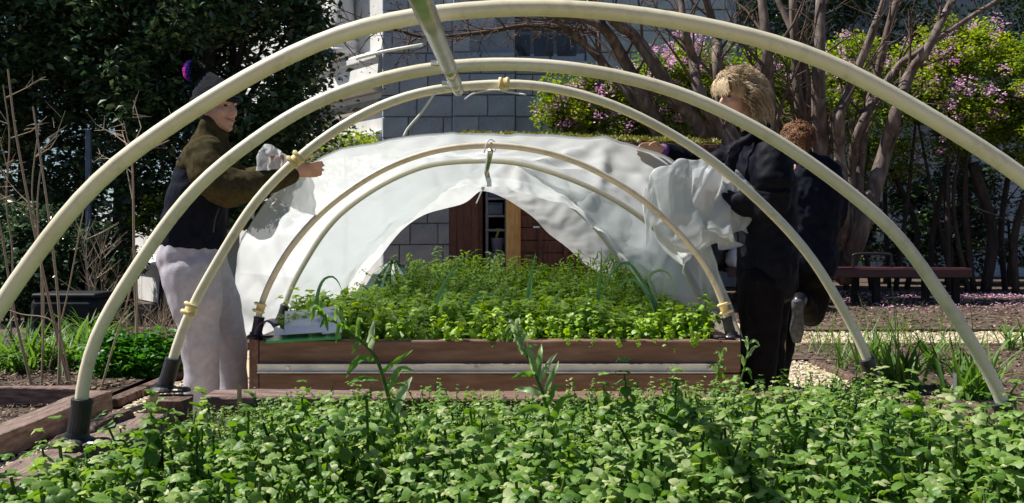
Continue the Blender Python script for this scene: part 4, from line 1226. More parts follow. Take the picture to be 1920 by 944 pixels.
# strap leaves (leeks) in the far bed
def strap(pts, wd, tint, name, parent, m, face=V3((0, -1, 0)), thick=True):
    cm = resample(catmull(pts, 8), 22)
    v = []; f = []; n = len(cm)
    for i, p in enumerate(cm):
        t = i / (n - 1)
        tg = (cm[min(i + 1, n - 1)] - cm[max(i - 1, 0)]).normalized()
        s = tg.cross(face); s = s.normalized() if s.length > .05 else V3((1, 0, 0))
        hw = wd * .5 * (min(1, .55 + t * 2) * (1 - max(0, (t - .45) / .55) ** 1.6 * .93))
        nn = s.cross(tg)
        v += [p - s * hw + nn * hw * .35, p, p + s * hw + nn * hw * .35]
    for i in range(n - 1):
        for k in (0, 1): f.append((i * 3 + k, i * 3 + k + 1, i * 3 + k + 4, i * 3 + k + 3))
    me = np_mesh(name, np.array([tuple(p) for p in v]), np.array(f), np.full(len(v), tint), m, smooth=True)
    return link(name, me, parent)
LEEKS = [('long leek leaf sweeping up to the right before the shed door', 5.3, [[(811, 590), (822, 556), (838, 524), (862, 492), (890, 472)], [(818, 588), (826, 560), (834, 548), (842, 560)]]),
         ('arched leek leaf at the left of the far bed by the papers', 5.1, [[(592, 590), (596, 550), (606, 526), (622, 519), (634, 529), (641, 545)], [(600, 590), (603, 566), (606, 552)]]),
         ('drooping leek with several bowed leaves at the right of the far bed', 5.2, [[(1232, 580), (1215, 545), (1196, 515), (1180, 495), (1165, 494), (1145, 515), (1128, 555), (1120, 588)], [(1228, 580), (1212, 552), (1196, 530), (1178, 525), (1160, 540), (1146, 560)], [(1232, 580), (1222, 545), (1216, 520), (1232, 508), (1252, 512), (1261, 535), (1263, 560)], [(1226, 580), (1206, 540), (1186, 508), (1180, 497)]]),
         ('thin upright leek leaf beside the bowed leaves', 5.5, [[(1119, 585), (1123, 540), (1127, 500), (1127, 462)], [(1104, 585), (1103, 550), (1102, 518)]]),
         ('pale leek blades standing in the middle of the far bed', 5.4, [[(984, 590), (990, 545), (998, 505), (1005, 472)], [(996, 590), (996, 555), (997, 520)], [(1020, 590), (1036, 568), (1058, 540)]]),
         ('arched leek leaf lying over the mint near the middle', 5.2, [[(876, 590), (885, 562), (905, 552), (925, 556), (936, 566)], [(870, 590), (862, 572), (852, 562)]])]
for lb, d, lv in LEEKS:
    p = W(lv[0][0][0], 600, d); o = empty('leek', (p.x, d, .42), lb, 'leek', 'leeks in the far bed')
    for k, pp in enumerate(lv):
        n = len(pp); base = W(pp[0][0], pp[0][1] + 20, d); base.z = .42
        pts = [base] + [W(x, y, d - .07 * i / n * (1 if k % 2 else -1)) for i, (x, y) in enumerate(pp)]
        strap(pts, .020, .62 + .12 * k, 'leaf', o, M['leek'], face=V3((.35, -1, .3)))

# tall lance-leaved stems in the near bed
def lance(o, a, e, wd, tint, bow=.02, face=V3((0, -1, .25))):
    mid = (a + e) * .5 + V3((0, -.01, bow))
    cm = resample(catmull([a, mid, e], 8), 12)
    v = []; f = []; n = len(cm)
    for i, p in enumerate(cm):
        t = i / (n - 1)
        tg = (cm[min(i + 1, n - 1)] - cm[max(i - 1, 0)]).normalized()
        s = tg.cross(face).normalized(); nn = s.cross(tg)
        hw = wd * .38 * math.sin(math.pi * min(1, .08 + t * .92)) ** .8 * (1 - .3 * t) * (1 + .16 * math.sin(t * 23 + wd * 900)) + .0006
        w_ = .4 * hw * math.sin(t * 11 + wd * 500)
        v += [p - s * hw + nn * (hw * .5 + w_), p, p + s * hw + nn * (hw * .5 - w_)]
    for i in range(n - 1):
        for k in (0, 1): f.append((i * 3 + k, i * 3 + k + 1, i * 3 + k + 4, i * 3 + k + 3))
    me = np_mesh('leaf', np.array([tuple(p) for p in v]), np.array(f), np.full(len(v), tint), M['tall'], smooth=True)
    return link('leaf', me, o)
def tall_plant(label, d, stem, leaves, r0=.006):
    b0 = W(stem[0][0], stem[0][1], d); b0.z = min(b0.z, .4)
    o = empty('lance_leaved_plant', b0, label, 'plant', 'tall lance-leaved plants')
    pts = [b0] + [W(x, y, d) for x, y in stem]
    cm = catmull(pts, 5); n = len(cm)
    v, f, a = stem_q([tuple(p) for p in cm], [r0 * (1 - .75 * i / n) for i in range(n)], 6, 0.0)
    link('stem', np_mesh('stem', v, f, a, M['tall'], smooth=True), o)
    for (x0, y0, x1, y1, w, ti, dd) in leaves:
        lance(o, W(x0, y0, d), W(x1, y1, d + dd), w, ti, bow=R.uniform(.0, .025))
    return o
CR = lambda cx, cy: (480 + cx / 2, 472 + cy / 2)
A_st = [(780, 942), (760, 872), (740, 792), (715, 697), (695, 657), (655, 622), (618, 598), (596, 588)]
A_lv = []
for (a, e, w, t, dd) in [((430, 370), (445, 255), .020, .95, -.02), ((470, 455), (588, 368), .014, .6, -.03), ((440, 405), (335, 475), .020, .55, -.04), ((460, 480), (345, 490), .012, .5, .03), ((495, 520), (595, 450), .022, .7, -.05),
                         ((520, 620), (585, 470), .026, .95, .04), ((520, 680), (325, 690), .022, .85, -.07), ((535, 680), (500, 560), .02, .6, .03), ((560, 745), (725, 600), .020, .65, .03), ((565, 800), (450, 790), .02, .55, -.05),
                         ((575, 860), (455, 865), .024, .8, -.06), ((580, 870), (775, 840), .024, .85, -.04), ((585, 900), (620, 780), .02, .6, .03), ((350, 300), (395, 330), .01, .6, 0), ((340, 295), (335, 250), .010, .6, 0), ((300, 265), (310, 220), .010, .7, 0), ((290, 262), (240, 285), .012, .5, 0),
                         ((255, 240), (205, 265), .016, .6, -.02), ((250, 240), (225, 200), .014, .75, 0), ((260, 245), (270, 300), .013, .5, -.02), ((240, 235), (195, 225), .014, .7, .02), ((330, 290), (300, 345), .012, .5, -.03), ((380, 325), (400, 265), .012, .65, 0), ((232, 232), (215, 235), .012, .9, -.01), ((395, 340), (360, 385), .012, .5, -.02)]:
    A_lv.append((*CR(*a), *CR(*e), w, t, dd))
tall_plant('tall leafy stem bending left in front of the metal strip', 1.9, A_st, A_lv)
CR2 = lambda cx, cy: (960 + cx / 2, 472 + cy / 2)
B_st = [(1046, 930), (1040, 880), (1035, 822), (1022, 752), (1005, 707), (990, 672), (972, 640), (963, 618)]
B_lv = []
for (a, e, w, t, dd) in [((90, 470), (55, 340), .020, .8, -.02), ((95, 475), (110, 345), .018, .7, .02), ((105, 490), (170, 380), .016, .9, -.03), ((80, 460), (0, 475), .016, .6, -.03), ((120, 540), (175, 410), .016, .75, .03), ((130, 580), (190, 505), .018, .6, -.03),
                         ((135, 600), (0, 625), .02, .6, -.06), ((120, 545), (10, 515), .018, .85, .03), ((140, 650), (240, 540), .022, .6, -.05), ((150, 700), (60, 660), .022, .7, -.05), ((155, 760), (235, 700), .02, .6, .03), ((160, 870), (50, 925), .026, .95, -.06), ((150, 720), (190, 640), .02, .5, .03),
                         ((40, 385), (5, 340), .016, .85, 0), ((30, 360), (55, 300), .014, .8, 0), ((15, 320), (-25, 300), .014, .85, -.02), ((12, 310), (30, 270), .013, .9, 0), ((5, 300), (-20, 340), .013, .6, -.02), ((45, 390), (95, 350), .014, .75, 0), ((8, 300), (-15, 265), .012, .9, 0), ((20, 330), (60, 335), .013, .7, 0)]:
    B_lv.append((*CR2(*a), *CR2(*e), w, t, dd))
tall_plant('tall leafy stem with upright narrow leaves left of the nettle spikes', 2.0, B_st, B_lv)
C_lv = [(*CR2(*a), *CR2(*e), w, t, dd) for a, e, w, t, dd in [((860, 480), (800, 480), .016, .7, 0), ((870, 430), (845, 390), .016, .7, 0), ((880, 400), (925, 355), .015, .85, 0), ((885, 370), (860, 330), .013, .8, 0), ((885, 345), (930, 355), .012, .7, -.02), ((865, 450), (900, 480), .014, .6, -.02), ((790, 400), (770, 430), .012, .6, 0), ((850, 500), (870, 540), .016, .6, -.03), ((880, 345), (875, 320), .011, .8, 0)]]
tall_plant('slender sprig in front of the dark trousers at the right corner', 3.05, [CR2(848, 560), CR2(855, 500), CR2(872, 430), CR2(884, 370), CR2(884, 335)], C_lv, .004)
D_lv = [(*CR2(*a), *CR2(*e), w, t, dd) for a, e, w, t, dd in [((785, 410), (755, 385), .012, .7, 0), ((785, 400), (805, 375), .012, .7, 0), ((780, 430), (800, 445), .013, .6, 0), ((770, 460), (735, 440), .013, .6, 0), ((765, 480), (800, 490), .014, .5, 0), ((780, 415), (765, 430), .012, .6, -.02)]]
tall_plant('small pale sprig left of the slender sprig by the far bed corner', 3.0, [CR2(755, 540), CR2(768, 470), CR2(782, 420), CR2(786, 390)], D_lv, .003)

# ------------------------------------------------------------------ clumps of strap leaves, bushes, dry stems
def blade_clump(name, c, n, h, spread, label, cat, m, seed, wd=.018, group=None, droop=1.0, z0=.03):
    rg = np.random.default_rng(seed); parts = []
    for k in range(n):
        az = rg.uniform(0, 6.28); L = h * rg.uniform(.7, 1.25)
        bx, by = rg.normal(0, spread * .4, 2)
        parts.append(leaf_q((c[0] + bx, c[1] + by, z0), az, rg.uniform(.9, 1.5), L, wd * rg.uniform(.7, 1.2), rg.uniform(.3, 1.6) * droop, rg.uniform(.3, 1), rows=(0, .2, .4, .6, .8, 1), wid=(.7, 1, 1, .85, .55, .06), cup=.3))
    v, f, a = merge(parts)
    return tag(link(name, np_mesh(name, v, f, a, m)), label, cat, group)
k = 0
for (x, yb, n, h, sp, pl) in ((12, 690, 90, .38, .22, 'at the far left edge'), (62, 692, 90, .38, .22, 'behind the bound stakes'), (112, 690, 80, .36, .2, 'right of the bound stakes'), (150, 665, 70, .38, .2, 'in front of the black bin'), (175, 640, 60, .36, .2, 'beside the left leg of the second hoop')):
    d = FPX * (CAMZ - .03) / (yb - HORY); p = W(x, yb, d)
    blade_clump('daylily_clump', (p.x, d), n, h, sp, 'arching green daylily clump ' + pl, 'plant', M['daylily'], 60 + k, .02, 'green daylily clumps in the left garden', 1.25); k += 1
for (x, yb, n, h, sp, lb) in ((1625, 700, 60, .30, .2, 'iris clump right of the black right sleeve'), (1690, 735, 60, .34, .16, 'iris clump in front of the far right path'), (1815, 755, 70, .36, .16, 'iris clump around the white pipe stub'), (1745, 700, 40, .3, .2, 'iris clump left of the second hoop right leg'), (1890, 660, 30, .3, .2, 'leafy clump at the right edge by the path')):
    d = FPX * CAMZ / (yb - HORY); p = W(x, yb, d)
    blade_clump('iris_clump', (p.x, d), n, h, sp, lb, 'plant', M['daylily'], 70 + k, .022, 'iris clumps in the right garden', .5, .02); k += 1
for (x, yb, n, h, sp, lb) in ((1545, 665, 60, .36, .34, 'thin grass tuft beside the lifted boot'), (1660, 655, 50, .42, .3, 'thin grass tuft by the path right of the sleeve'), (1760, 660, 30, .34, .3, 'thin grass tuft under the second hoop right leg'), (1590, 690, 30, .2, .25, 'low grass tuft left of the black right sleeve')):
    d = FPX * CAMZ / (yb - HORY); p = W(x, yb, d)
    blade_clump('grass_tuft', (p.x, d), n, h, sp, lb, 'grass', M['daylily'], 80 + k, .007, 'thin grass tufts in the right garden', .5, .02); k += 1
# tall seed stalks
for (x, y0, y1, d, wh) in ((1680, 680, 520, 7.0, 'tallest, before the bench'), (1686, 690, 560, 7.0, 'just right of the tallest one'), (1826, 690, 560, 7.2, 'nearest to the right edge'), (1640, 690, 590, 7.1, 'just right of the black sleeve')):
    b = MB(); p = W(x, y0, d); p.z = 0.01; q = W(x - 8, y1, d); b.tube([p, (p + q) / 2 + V3((.01, 0, 0)), q], [.004, .003, .0015], 5)
    me = b.mesh('grass_stalk', M['daylily']); tag(link('grass_stalk', me), 'thin green seed stalk in the right garden, ' + wh, 'stalk', 'seed stalks in the right garden')

def leafball(name, c, r, n, L, m, label, cat, seed, z0=0.03, group=None, parent=None, sub=None):
    """low bush: leaves clustered on many small clumps"""
    rg = np.random.default_rng(seed)
    lp = [leaf_q((0, 0, 0), 0, .3, 1, .55, .9, .55, rows=(0, .5, 1), wid=(.15, 1, .1), cup=.3), leaf_q((0, 0, 0), 0, .6, 1, .7, .5, .55, rows=(0, .45, 1), wid=(.2, 1, .12), cup=-.2)]
    nc = 70
    dr = rg.normal(0, 1, (nc, 3)); dr[:, 2] = np.abs(dr[:, 2]); dr /= np.linalg.norm(dr, axis=1)[:, None]
    cc = dr * (rg.uniform(.35, 1, nc) ** .5)[:, None] * np.array(r) + np.array([c[0], c[1], z0])
    k = rg.integers(0, nc, n)
    off = rg.normal(0, 1, (n, 3)) * np.array(r).min() * .2
    pos = cc[k] + off; pos[:, 2] = np.maximum(pos[:, 2], z0)
    rot = rotz(rg.uniform(0, 6.28, n)) @ rotx(rg.normal(0, .6, n))
    v, f, a = scatter(lp, pos, rot, L * rg.uniform(.6, 1.3, n), rg.normal(0, .25, n))
    o = link(name, np_mesh(name, v, f, a, m), parent)
    return tag(o, label, cat, group) if label else o
d = FPX * 1.0 / (712 - HORY)
for (x, r, lb) in ((215, .22, 'bright green low bush behind the second hoop left leg'), (278, .24, 'bright green low bush left of the third hoop left leg')):
    p = W(x, 712, d + .15); leafball('low_bush', (p.x, d + .2), (r, .2, .25), 2600, .05, M['bush'], lb, 'bush', int(x), group='bright low bushes in the left garden')

def twigs(c0, n, h, spread, seed, rg=None, r=.004, forks=3):
    """bundle of thin dry stems -> quads"""
    rg = np.random.default_rng(seed); parts = []
    for k in range(n):
        az = rg.uniform(0, 6.28); s = abs(rg.normal(0, spread)); L = h * rg.uniform(.5, 1.1)
        b0 = V3(c0) + V3((rg.normal(0, .08), rg.normal(0, .06), 0))
        p = [b0]; dr = V3((math.cos(az) * s, math.sin(az) * s, 1)).normalized()
        for j in range(4):
            dr = (dr + V3((rg.normal(0, .12), rg.normal(0, .12), rg.normal(-.05, .08)))).normalized(); p.append(p[-1] + dr * L / 4)
        ti = rg.uniform(.15, 1)
        parts.append(stem_q([tuple(q) for q in p], [r, r * .9, r * .7, r * .5, r * .25], 3, ti))
        for q in range(forks):
            j = int(rg.integers(1, 4)); d2 = (dr + V3((rg.normal(0, .6), rg.normal(0, .6), rg.normal(0, .3)))).normalized()
            parts.append(stem_q([tuple(p[j]), tuple(p[j] + d2 * L * .15), tuple(p[j] + d2 * L * .3 + V3((0, 0, .02)))], [r * .5, r * .4, r * .2], 3, ti))
    return merge(parts)
for (x, d, n, h, sp, lb) in ((290, 8.0, 50, .55, .75, 'dry pale brush of thin stems left of the grey trousers'), (328, 7.8, 45, .55, .7, 'dry pale brush right beside the grey trousers'), (240, 8.6, 24, .38, .8, 'dry pale brush before the white terrace wall')):
    p = W(x, 600, d); v, f, a = twigs((p.x, d, .0), n, h, sp, int(x)); tag(link('dry_brush', np_mesh('dry_brush', v, f, a, M['dry'])), lb, 'brush', 'dry brush in the left garden')
p = W(182, 430, 10.0)
v, f, a = twigs((p.x, 10.0, .0), 9, 1.25, .16, 5, r=.005, forks=12)
tag(link('dry_shrub', np_mesh('dry_shrub', v, f, a, M['dry'])), 'brown dry shrub with seed heads in front of the evergreen hedge', 'shrub')

def stick(pts, r, label, cat='stake', m='dry', group=None, forks=0, seed=1, parent=None):
    rg = np.random.default_rng(seed); parts = []
    cm = catmull(pts, 4); n = len(cm)
    parts.append(stem_q([tuple(p) for p in cm], [r * (1 - .5 * i / n) for i in range(n)], 5, .5))
    for k in range(forks):
        i = int(rg.integers(n // 2, n - 1)); p = cm[i]; d2 = V3((rg.normal(0, 1), rg.normal(0, .6), rg.uniform(.3, 1.2))).normalized(); L = rg.uniform(.25, .6)
        q1 = p + d2 * L * .5; d3 = (d2 + V3((rg.normal(0, .3), rg.normal(0, .3), .2))).normalized(); q2 = q1 + d3 * L * .5
        parts.append(stem_q([tuple(p), tuple(q1), tuple(q2)], [r * .5, r * .35, r * .15], 4, .6))
        for j in range(4):
            s = p.lerp(q2, rg.uniform(.3, 1)); d4 = (d2 + V3((rg.normal(0, .8), rg.normal(0, .6), rg.normal(0, .5)))).normalized()
            parts.append(stem_q([tuple(s), tuple(s + d4 * L * .35)], [r * .22, r * .08], 3, .7))
    v, f, a = merge(parts)
    return tag(link('garden_stake' if not forks else 'bare_sapling', np_mesh('stick', v, f, a, M[m])), label, cat, group)
def gst(x, y): 
    d = FPX * (CAMZ - .03) / (y - HORY); return W(x, y, d), d
ST = [((128, 718), [(100, 600), (62, 420), (30, 250), (15, 130)], .011, 'bare cane leaning left at the left edge, thickest of the bundle'), ((110, 722), [(112, 600), (95, 430), (75, 290), (62, 200)], .010, 'bare cane of the bundle leaning slightly left'),
      ((78, 720), [(82, 560), (70, 400), (78, 300)], .007, 'upright thin cane in the left bundle'), ((60, 725), [(30, 600), (5, 450), (-20, 330)], .010, 'bare cane crossing to the left edge'),
      ((90, 700), [(125, 560), (150, 430), (168, 330)], .006, 'thin cane leaning right behind the largest hoop'), ((135, 730), [(105, 610), (40, 590), (10, 580)], .006, 'thin cane bent low at the left edge'),
      ((255, 702), [(257, 560), (254, 470)], .009, 'upright cane in the bright green bush'), ((190, 728), [(215, 640), (240, 560), (262, 470)], .007, 'leaning pale cane left of the bright green bush')]
for (bx, by), pp, r, lb in ST:
    p, d = gst(bx, by); stick([p] + [W(x, y, d) for x, y in pp], r, lb, group='bare canes in the left garden')
p, d = gst(258, 660)
stick([p] + [W(x, y, d) for x, y in ((252, 500), (250, 380), (248, 310), (240, 262))], .012, 'bare branching sapling behind the second hoop', 'sapling', forks=9, seed=9)
p, d = gst(20, 640)
stick([p] + [W(x, y, d) for x, y in ((24, 480), (12, 380), (18, 260), (6, 160))], .010, 'bare sapling at the left edge', 'sapling', forks=7, seed=12)
p, d = gst(80, 650)
stick([p] + [W(x, y, d) for x, y in ((76, 480), (60, 360), (74, 230))], .009, 'bare sapling behind the left canes', 'sapling', forks=5, seed=14)
# blue grey post in front of the evergreen
p = W(166, 330, 10.4); b = MB(); b.box((p.x, 10.4, 1.05), (.05, .05, 2.1)); M['bluepost'] = mat('blue_grey_paint', (.06, .09, .14), (.09, .13, .19), rough=.5)
tag(b.build('post', M['bluepost'], bevel=.005), 'blue grey post in front of the dark evergreen', 'post')

# ------------------------------------------------------------------ trees
_lf = np.array([(0, 1, 2, 3), (3, 2, 4, 0)])
LEAF2 = [(np.array([(0, 0, 0), (.48, -.26, .10), (1, 0, -.12), (.5, 0, .03), (.48, .26, .10)]), _lf, np.full(5, .55)), (np.array([(0, 0, 0), (.42, -.30, -.06), (.95, .05, -.3), (.5, 0, .06), (.55, .28, -.05)]), _lf, np.full(5, .5))]
def crown(name, parent, cen, rad, nclump, nleaf, L, m, seed, clump_r=.35, shell=.5, zmin=.2, tint=.22, flat=.8):
    rg = np.random.default_rng(seed)
    dr = rg.normal(0, 1, (nclump, 3)); dr /= np.linalg.norm(dr, axis=1)[:, None]
    cc = dr * (shell + (1 - shell) * rg.uniform(0, 1, nclump)[:, None] ** .6) * np.array(rad) + np.array(cen)
    cs = clump_r * rg.uniform(.6, 1.4, nclump)
    ct = rg.normal(0, .14, nclump)
    k = rg.integers(0, nclump, nleaf)
    o_ = rg.normal(0, 1, (nleaf, 3)); o_ /= np.linalg.norm(o_, axis=1)[:, None]
    o_ *= (rg.uniform(0, 1, nleaf) ** .4)[:, None] * cs[k][:, None]; o_[:, 2] *= flat
    pos = cc[k] + o_
    keep = pos[:, 2] > zmin; pos = pos[keep]; k = k[keep]; n = len(pos)
    rot = rotz(rg.uniform(0, 6.28, n)) @ rotx(rg.normal(0, .7, n)) @ rotz(rg.uniform(0, 6.28, n))
    v, f, a = scatter(LEAF2, pos, rot, L * rg.uniform(.6, 1.3, n), rg.normal(0, tint, n) + ct[k])
    return link(name, np_mesh(name, v, f, a, m), parent), cc
def limbs(name, parent, base, tips, r, m, seed):
    rg = np.random.default_rng(seed); b = MB()
    for t in tips:
        t = V3(t); mid = V3(base).lerp(t, .5) + V3((rg.normal(0, .12), rg.normal(0, .12), .1))
        b.tube(catmull([V3(base), mid, t], 4), [r * (1 - .1 * i) for i in range(9)], 6)
    return b.build(name, m, parent, smooth=True)
def evergreen(label, c, h, cen, rad, nclump, nleaf, L, seed, clump_r=.4, zmin=.3):
    t = empty('evergreen_tree', (c[0], c[1], 0), label, 'tree', 'dark evergreens at left')
    b = MB(); b.tube(catmull([V3((c[0], c[1], -.05)), V3((c[0] + .06, c[1], h * .4)), V3((c[0] - .05, c[1] + .05, h * .8)), V3((c[0], c[1], h))], 4), [.16 * (1 - .07 * i) for i in range(13)], 9)
    tr = b.build('trunk', M['bark_dark'], t, smooth=True)
    o, cc = crown('crown', t, cen, rad, nclump, nleaf, L, M['holly'], seed, clump_r, zmin=zmin)
    limbs('limb', t, (c[0], c[1], h * .35), [tuple(x) for x in cc[:14]], .05, M['bark_dark'], seed)
    return t
evergreen('broad dark evergreen tree behind the person in the knit hat', (-3.75, 11.8), 5.2, (-3.7, 11.8, 3.1), (1.55, 1.2, 2.6), 260, 52000, .105, 91, .38, zmin=1.05)
evergreen('dark evergreen tree at the far left behind the canes', (-6.3, 12.4), 5.6, (-6.25, 12.4, 3.0), (1.2, 1.2, 2.9), 220, 38000, .11, 92, .40)
evergreen('tall dark evergreen between the two front ones', (-5.0, 12.3), 7.0, (-4.95, 12.3, 5.0), (1.7, 1.2, 2.6), 190, 28000, .13, 93, .5, zmin=1.6)
p = W(50, 500, 10.6)
hd = empty('evergreen_hedge', (p.x, 10.6, 0), 'dark clipped evergreen hedge behind the black bin', 'hedge')
b = MB(); 
for k in range(5): b.tube([V3((p.x - .9 + k * .45, 10.6, 0)), V3((p.x - .9 + k * .45 + .05, 10.65, .8))], [.03, .02], 6)
b.build('stems', M['bark_dark'], hd)
crown('foliage', hd, (p.x, 10.6, .65), (1.2, .45, .62), 90, 14000, .075, M['holly'], 94, .22, zmin=.02)
p = W(300, 410, 11.2)
hd = empty('evergreen_shrub', (p.x, 11.2, 0), 'green shrub branch over the white terrace wall', 'shrub')
b = MB(); b.tube([V3((p.x, 11.2, 0)), V3((p.x + .04, 11.2, .8)), V3((p.x, 11.2, 1.3))], [.03, .025, .01], 6); b.build('stem', M['bark_dark'], hd)
crown('foliage', hd, (p.x + .05, 11.2, 1.15), (.42, .3, .28), 26, 1500, .07, M['azalea'], 95, .14, zmin=.3)
p = W(645, 250, 15.5)
hd = empty('evergreen_shrub', (p.x, 15.5, 0), 'pale leafy shrub top in front of the white wing, above the sheet', 'shrub')
b = MB(); b.tube([V3((p.x, 15.5, 0)), V3((p.x + .05, 15.5, 1.5)), V3((p.x, 15.5, 2.5))], [.05, .03, .012], 6); b.build('stem', M['bark_dark'], hd)
crown('foliage', hd, (p.x, 15.5, 2.15), (.75, .4, .5), 40, 2400, .075, M['azalea'], 96, .2, zmin=.6)

# crape myrtles: many leaning trunks
def myrtle(label, base, paths, seed, twig_n=60):
    t = empty('crape_myrtle', base, label, 'tree', 'bare crape myrtles at right')
    rg = np.random.default_rng(seed)
    tw = []
    for k, (pp, d, r0) in enumerate(paths):
        pts = [V3(base) + V3((rg.normal(0, .12), rg.normal(0, .12), 0))] + [W(x, y, d + (.15 if i % 2 else -.1)) for i, (x, y) in enumerate(pp)]
        cm = catmull(pts, 5); n = len(cm)
        rr = [r0 * (1.15 - .75 * i / n) * (1 + .12 * mnoise.noise(V3((i * .5, k, 0)))) for i in range(n)]
        b = MB(); b.tube(cm, rr, 9); b.build('trunk', M['bark'], t, smooth=True)
        for q in range(11):
            i = int(rg.integers(n // 3, n - 1)); p = cm[i]
            d2 = (cm[min(i + 1, n - 1)] - cm[i]).normalized() + V3((rg.normal(0, .6), rg.normal(0, .4), rg.uniform(-.1, .6))); d2.normalize()
            L = rg.uniform(.5, 1.3); q1 = p + d2 * L * .5; d3 = (d2 + V3((rg.normal(0, .35), rg.normal(0, .3), rg.normal(.1, .2)))).normalized(); q2 = q1 + d3 * L * .5
            tw.append(stem_q([tuple(p), tuple(q1), tuple(q2)], [rr[i] * .32, rr[i] * .22, rr[i] * .08], 5, .3))
            for j in range(5):
                s = q1.lerp(q2, rg.uniform(0, 1)); d4 = (d3 + V3((rg.normal(0, .7), rg.normal(0, .5), rg.normal(0, .5)))).normalized(); l = rg.uniform(.2, .6)
                tw.append(stem_q([tuple(s), tuple(s + d4 * l * .5), tuple(s + d4 * l + V3((0, 0, .03)))], [.008, .005, .002], 3, .4))
    v, f, a = merge(tw); link('twigs', np_mesh('twigs', v, f, a, M['dry_dark']), t)
    return t
M['dry_dark'] = tintmat('bare_twig', [(0, (.07, .05, .04)), (1, (.22, .16, .13))])
myrtle('leaning bare crape myrtle behind the blond person, its trunks sweeping up to the left', W(1470, 515, 14.0) * 1.0, [
    ([(1420, 390), (1334, 270), (1264, 178), (1191, 70), (1152, 41), (1060, -60)], 13.6, .13),
    ([(1390, 420), (1254, 275), (1203, 178), (1178, 127), (1127, 48), (1057, 30), (960, 20)], 13.8, .12),
    ([(1430, 380), (1353, 254), (1311, 171), (1299, 111), (1286, 63), (1270, -40)], 13.4, .10),
    ([(1440, 380), (1366, 240), (1346, 118), (1343, 70), (1318, -20)], 14.2, .12),
    ([(1380, 410), (1290, 300), (1190, 190), (1118, 105), (1044, 38), (960, -40)], 14.4, .09),
    ([(1460, 380), (1442, 190), (1438, 95), (1425, -40)], 14.0, .13)], 101)
myrtle('upright bare crape myrtle with a cluster of thick trunks beside the bench', W(1590, 520, 14.3), [
    ([(1552, 420), (1540, 300), (1535, 140), (1540, -20)], 14.0, .16),
    ([(1540, 400), (1500, 200), (1485, -20)], 14.4, .12),
    ([(1580, 400), (1575, 300), (1574, 220), (1590, 175), (1640, 50), (1665, -20)], 13.8, .10),
    ([(1612, 440), (1655, 300), (1680, 210), (1705, 140), (1740, 90), (1790, -10)], 13.8, .12),
    ([(1600, 430), (1612, 300), (1622, 220), (1640, 160), (1672, 30), (1700, -60)], 14.5, .10),
    ([(1590, 430), (1596, 330), (1612, 240), (1680, 130), (1720, 100), (1800, 45), (1890, -10)], 14.2, .075),
    ([(1560, 400), (1520, 270), (1508, 120), (1450, -20)], 14.6, .10)], 102)
# long bare twiggy bough across the top middle, with red buds
def bough(label, pp, d, seed, r=.045, n=46, buds=260):
    rg = np.random.default_rng(seed)
    pts = [W(x, y, d) for x, y in pp]; cm = catmull(pts, 6); m_ = len(cm); tw = []
    tw.append(stem_q([tuple(p) for p in cm], [r * (1 - .8 * i / m_) for i in range(m_)], 6, .3)); tips = []
    for k in range(n):
        i = int(rg.integers(1, m_)); p = cm[min(i, m_ - 1)]
        d2 = V3((rg.normal(-.5, .7), rg.normal(0, .6), rg.normal(.05, .5))).normalized(); L = rg.uniform(.4, 1.2)
        a = [p]; dd = d2
        for j in range(4):
            dd = (dd + V3((rg.normal(0, .3), rg.normal(0, .3), rg.normal(0, .3)))).normalized(); a.append(a[-1] + dd * L / 4)
        tw.append(stem_q([tuple(q) for q in a], [.011, .009, .007, .005, .002], 4, .35)); tips += a[2:]
        for j in range(4):
            s = a[int(rg.integers(1, 4))]; e = (dd + V3((rg.normal(0, .8), rg.normal(0, .8), rg.normal(0, .8)))).normalized(); l = rg.uniform(.15, .45)
            tw.append(stem_q([tuple(s), tuple(s + e * l * .5), tuple(s + e * l)], [.006, .004, .0015], 3, .5)); tips.append(s + e * l)
    o = empty('bare_tree', (pts[0].x, d, 0), label, 'tree')
    b = MB(); q0 = V3((pts[0].x + .2, d, 0)); b.tube(catmull([q0, q0 + V3((-.05, 0, 1.2)), pts[0]], 5), [r * 1.6, r * 1.6, r * 1.55, r * 1.5, r * 1.45, r * 1.4, r * 1.35, r * 1.3, r * 1.2, r * 1.1, r], 7); b.build('trunk', M['bark'], o, smooth=True)
    v, f, a = merge(tw); link('branches', np_mesh('branches', v, f, a, M['dry_dark']), o)
    if buds:
        ti = rg.integers(0, len(tips), buds); pos = np.array([tuple(tips[i]) for i in ti]) + rg.normal(0, .04, (buds, 3))
        v, f, a = scatter(LEAF2, pos, rotz(rg.uniform(0, 6.28, buds)) @ rotx(rg.normal(0, 1, buds)), rg.uniform(.02, .05, buds), rg.normal(0, .3, buds))
        link('buds', np_mesh('buds', v, f, a, M['bud']), o)
bough('bare budding tree whose twigs spread across the white wing and blue wall', [(1120, 60), (1000, 48), (900, 62), (800, 70), (720, 52), (640, 60), (585, 45)], 14.8, 111, n=70, buds=900)

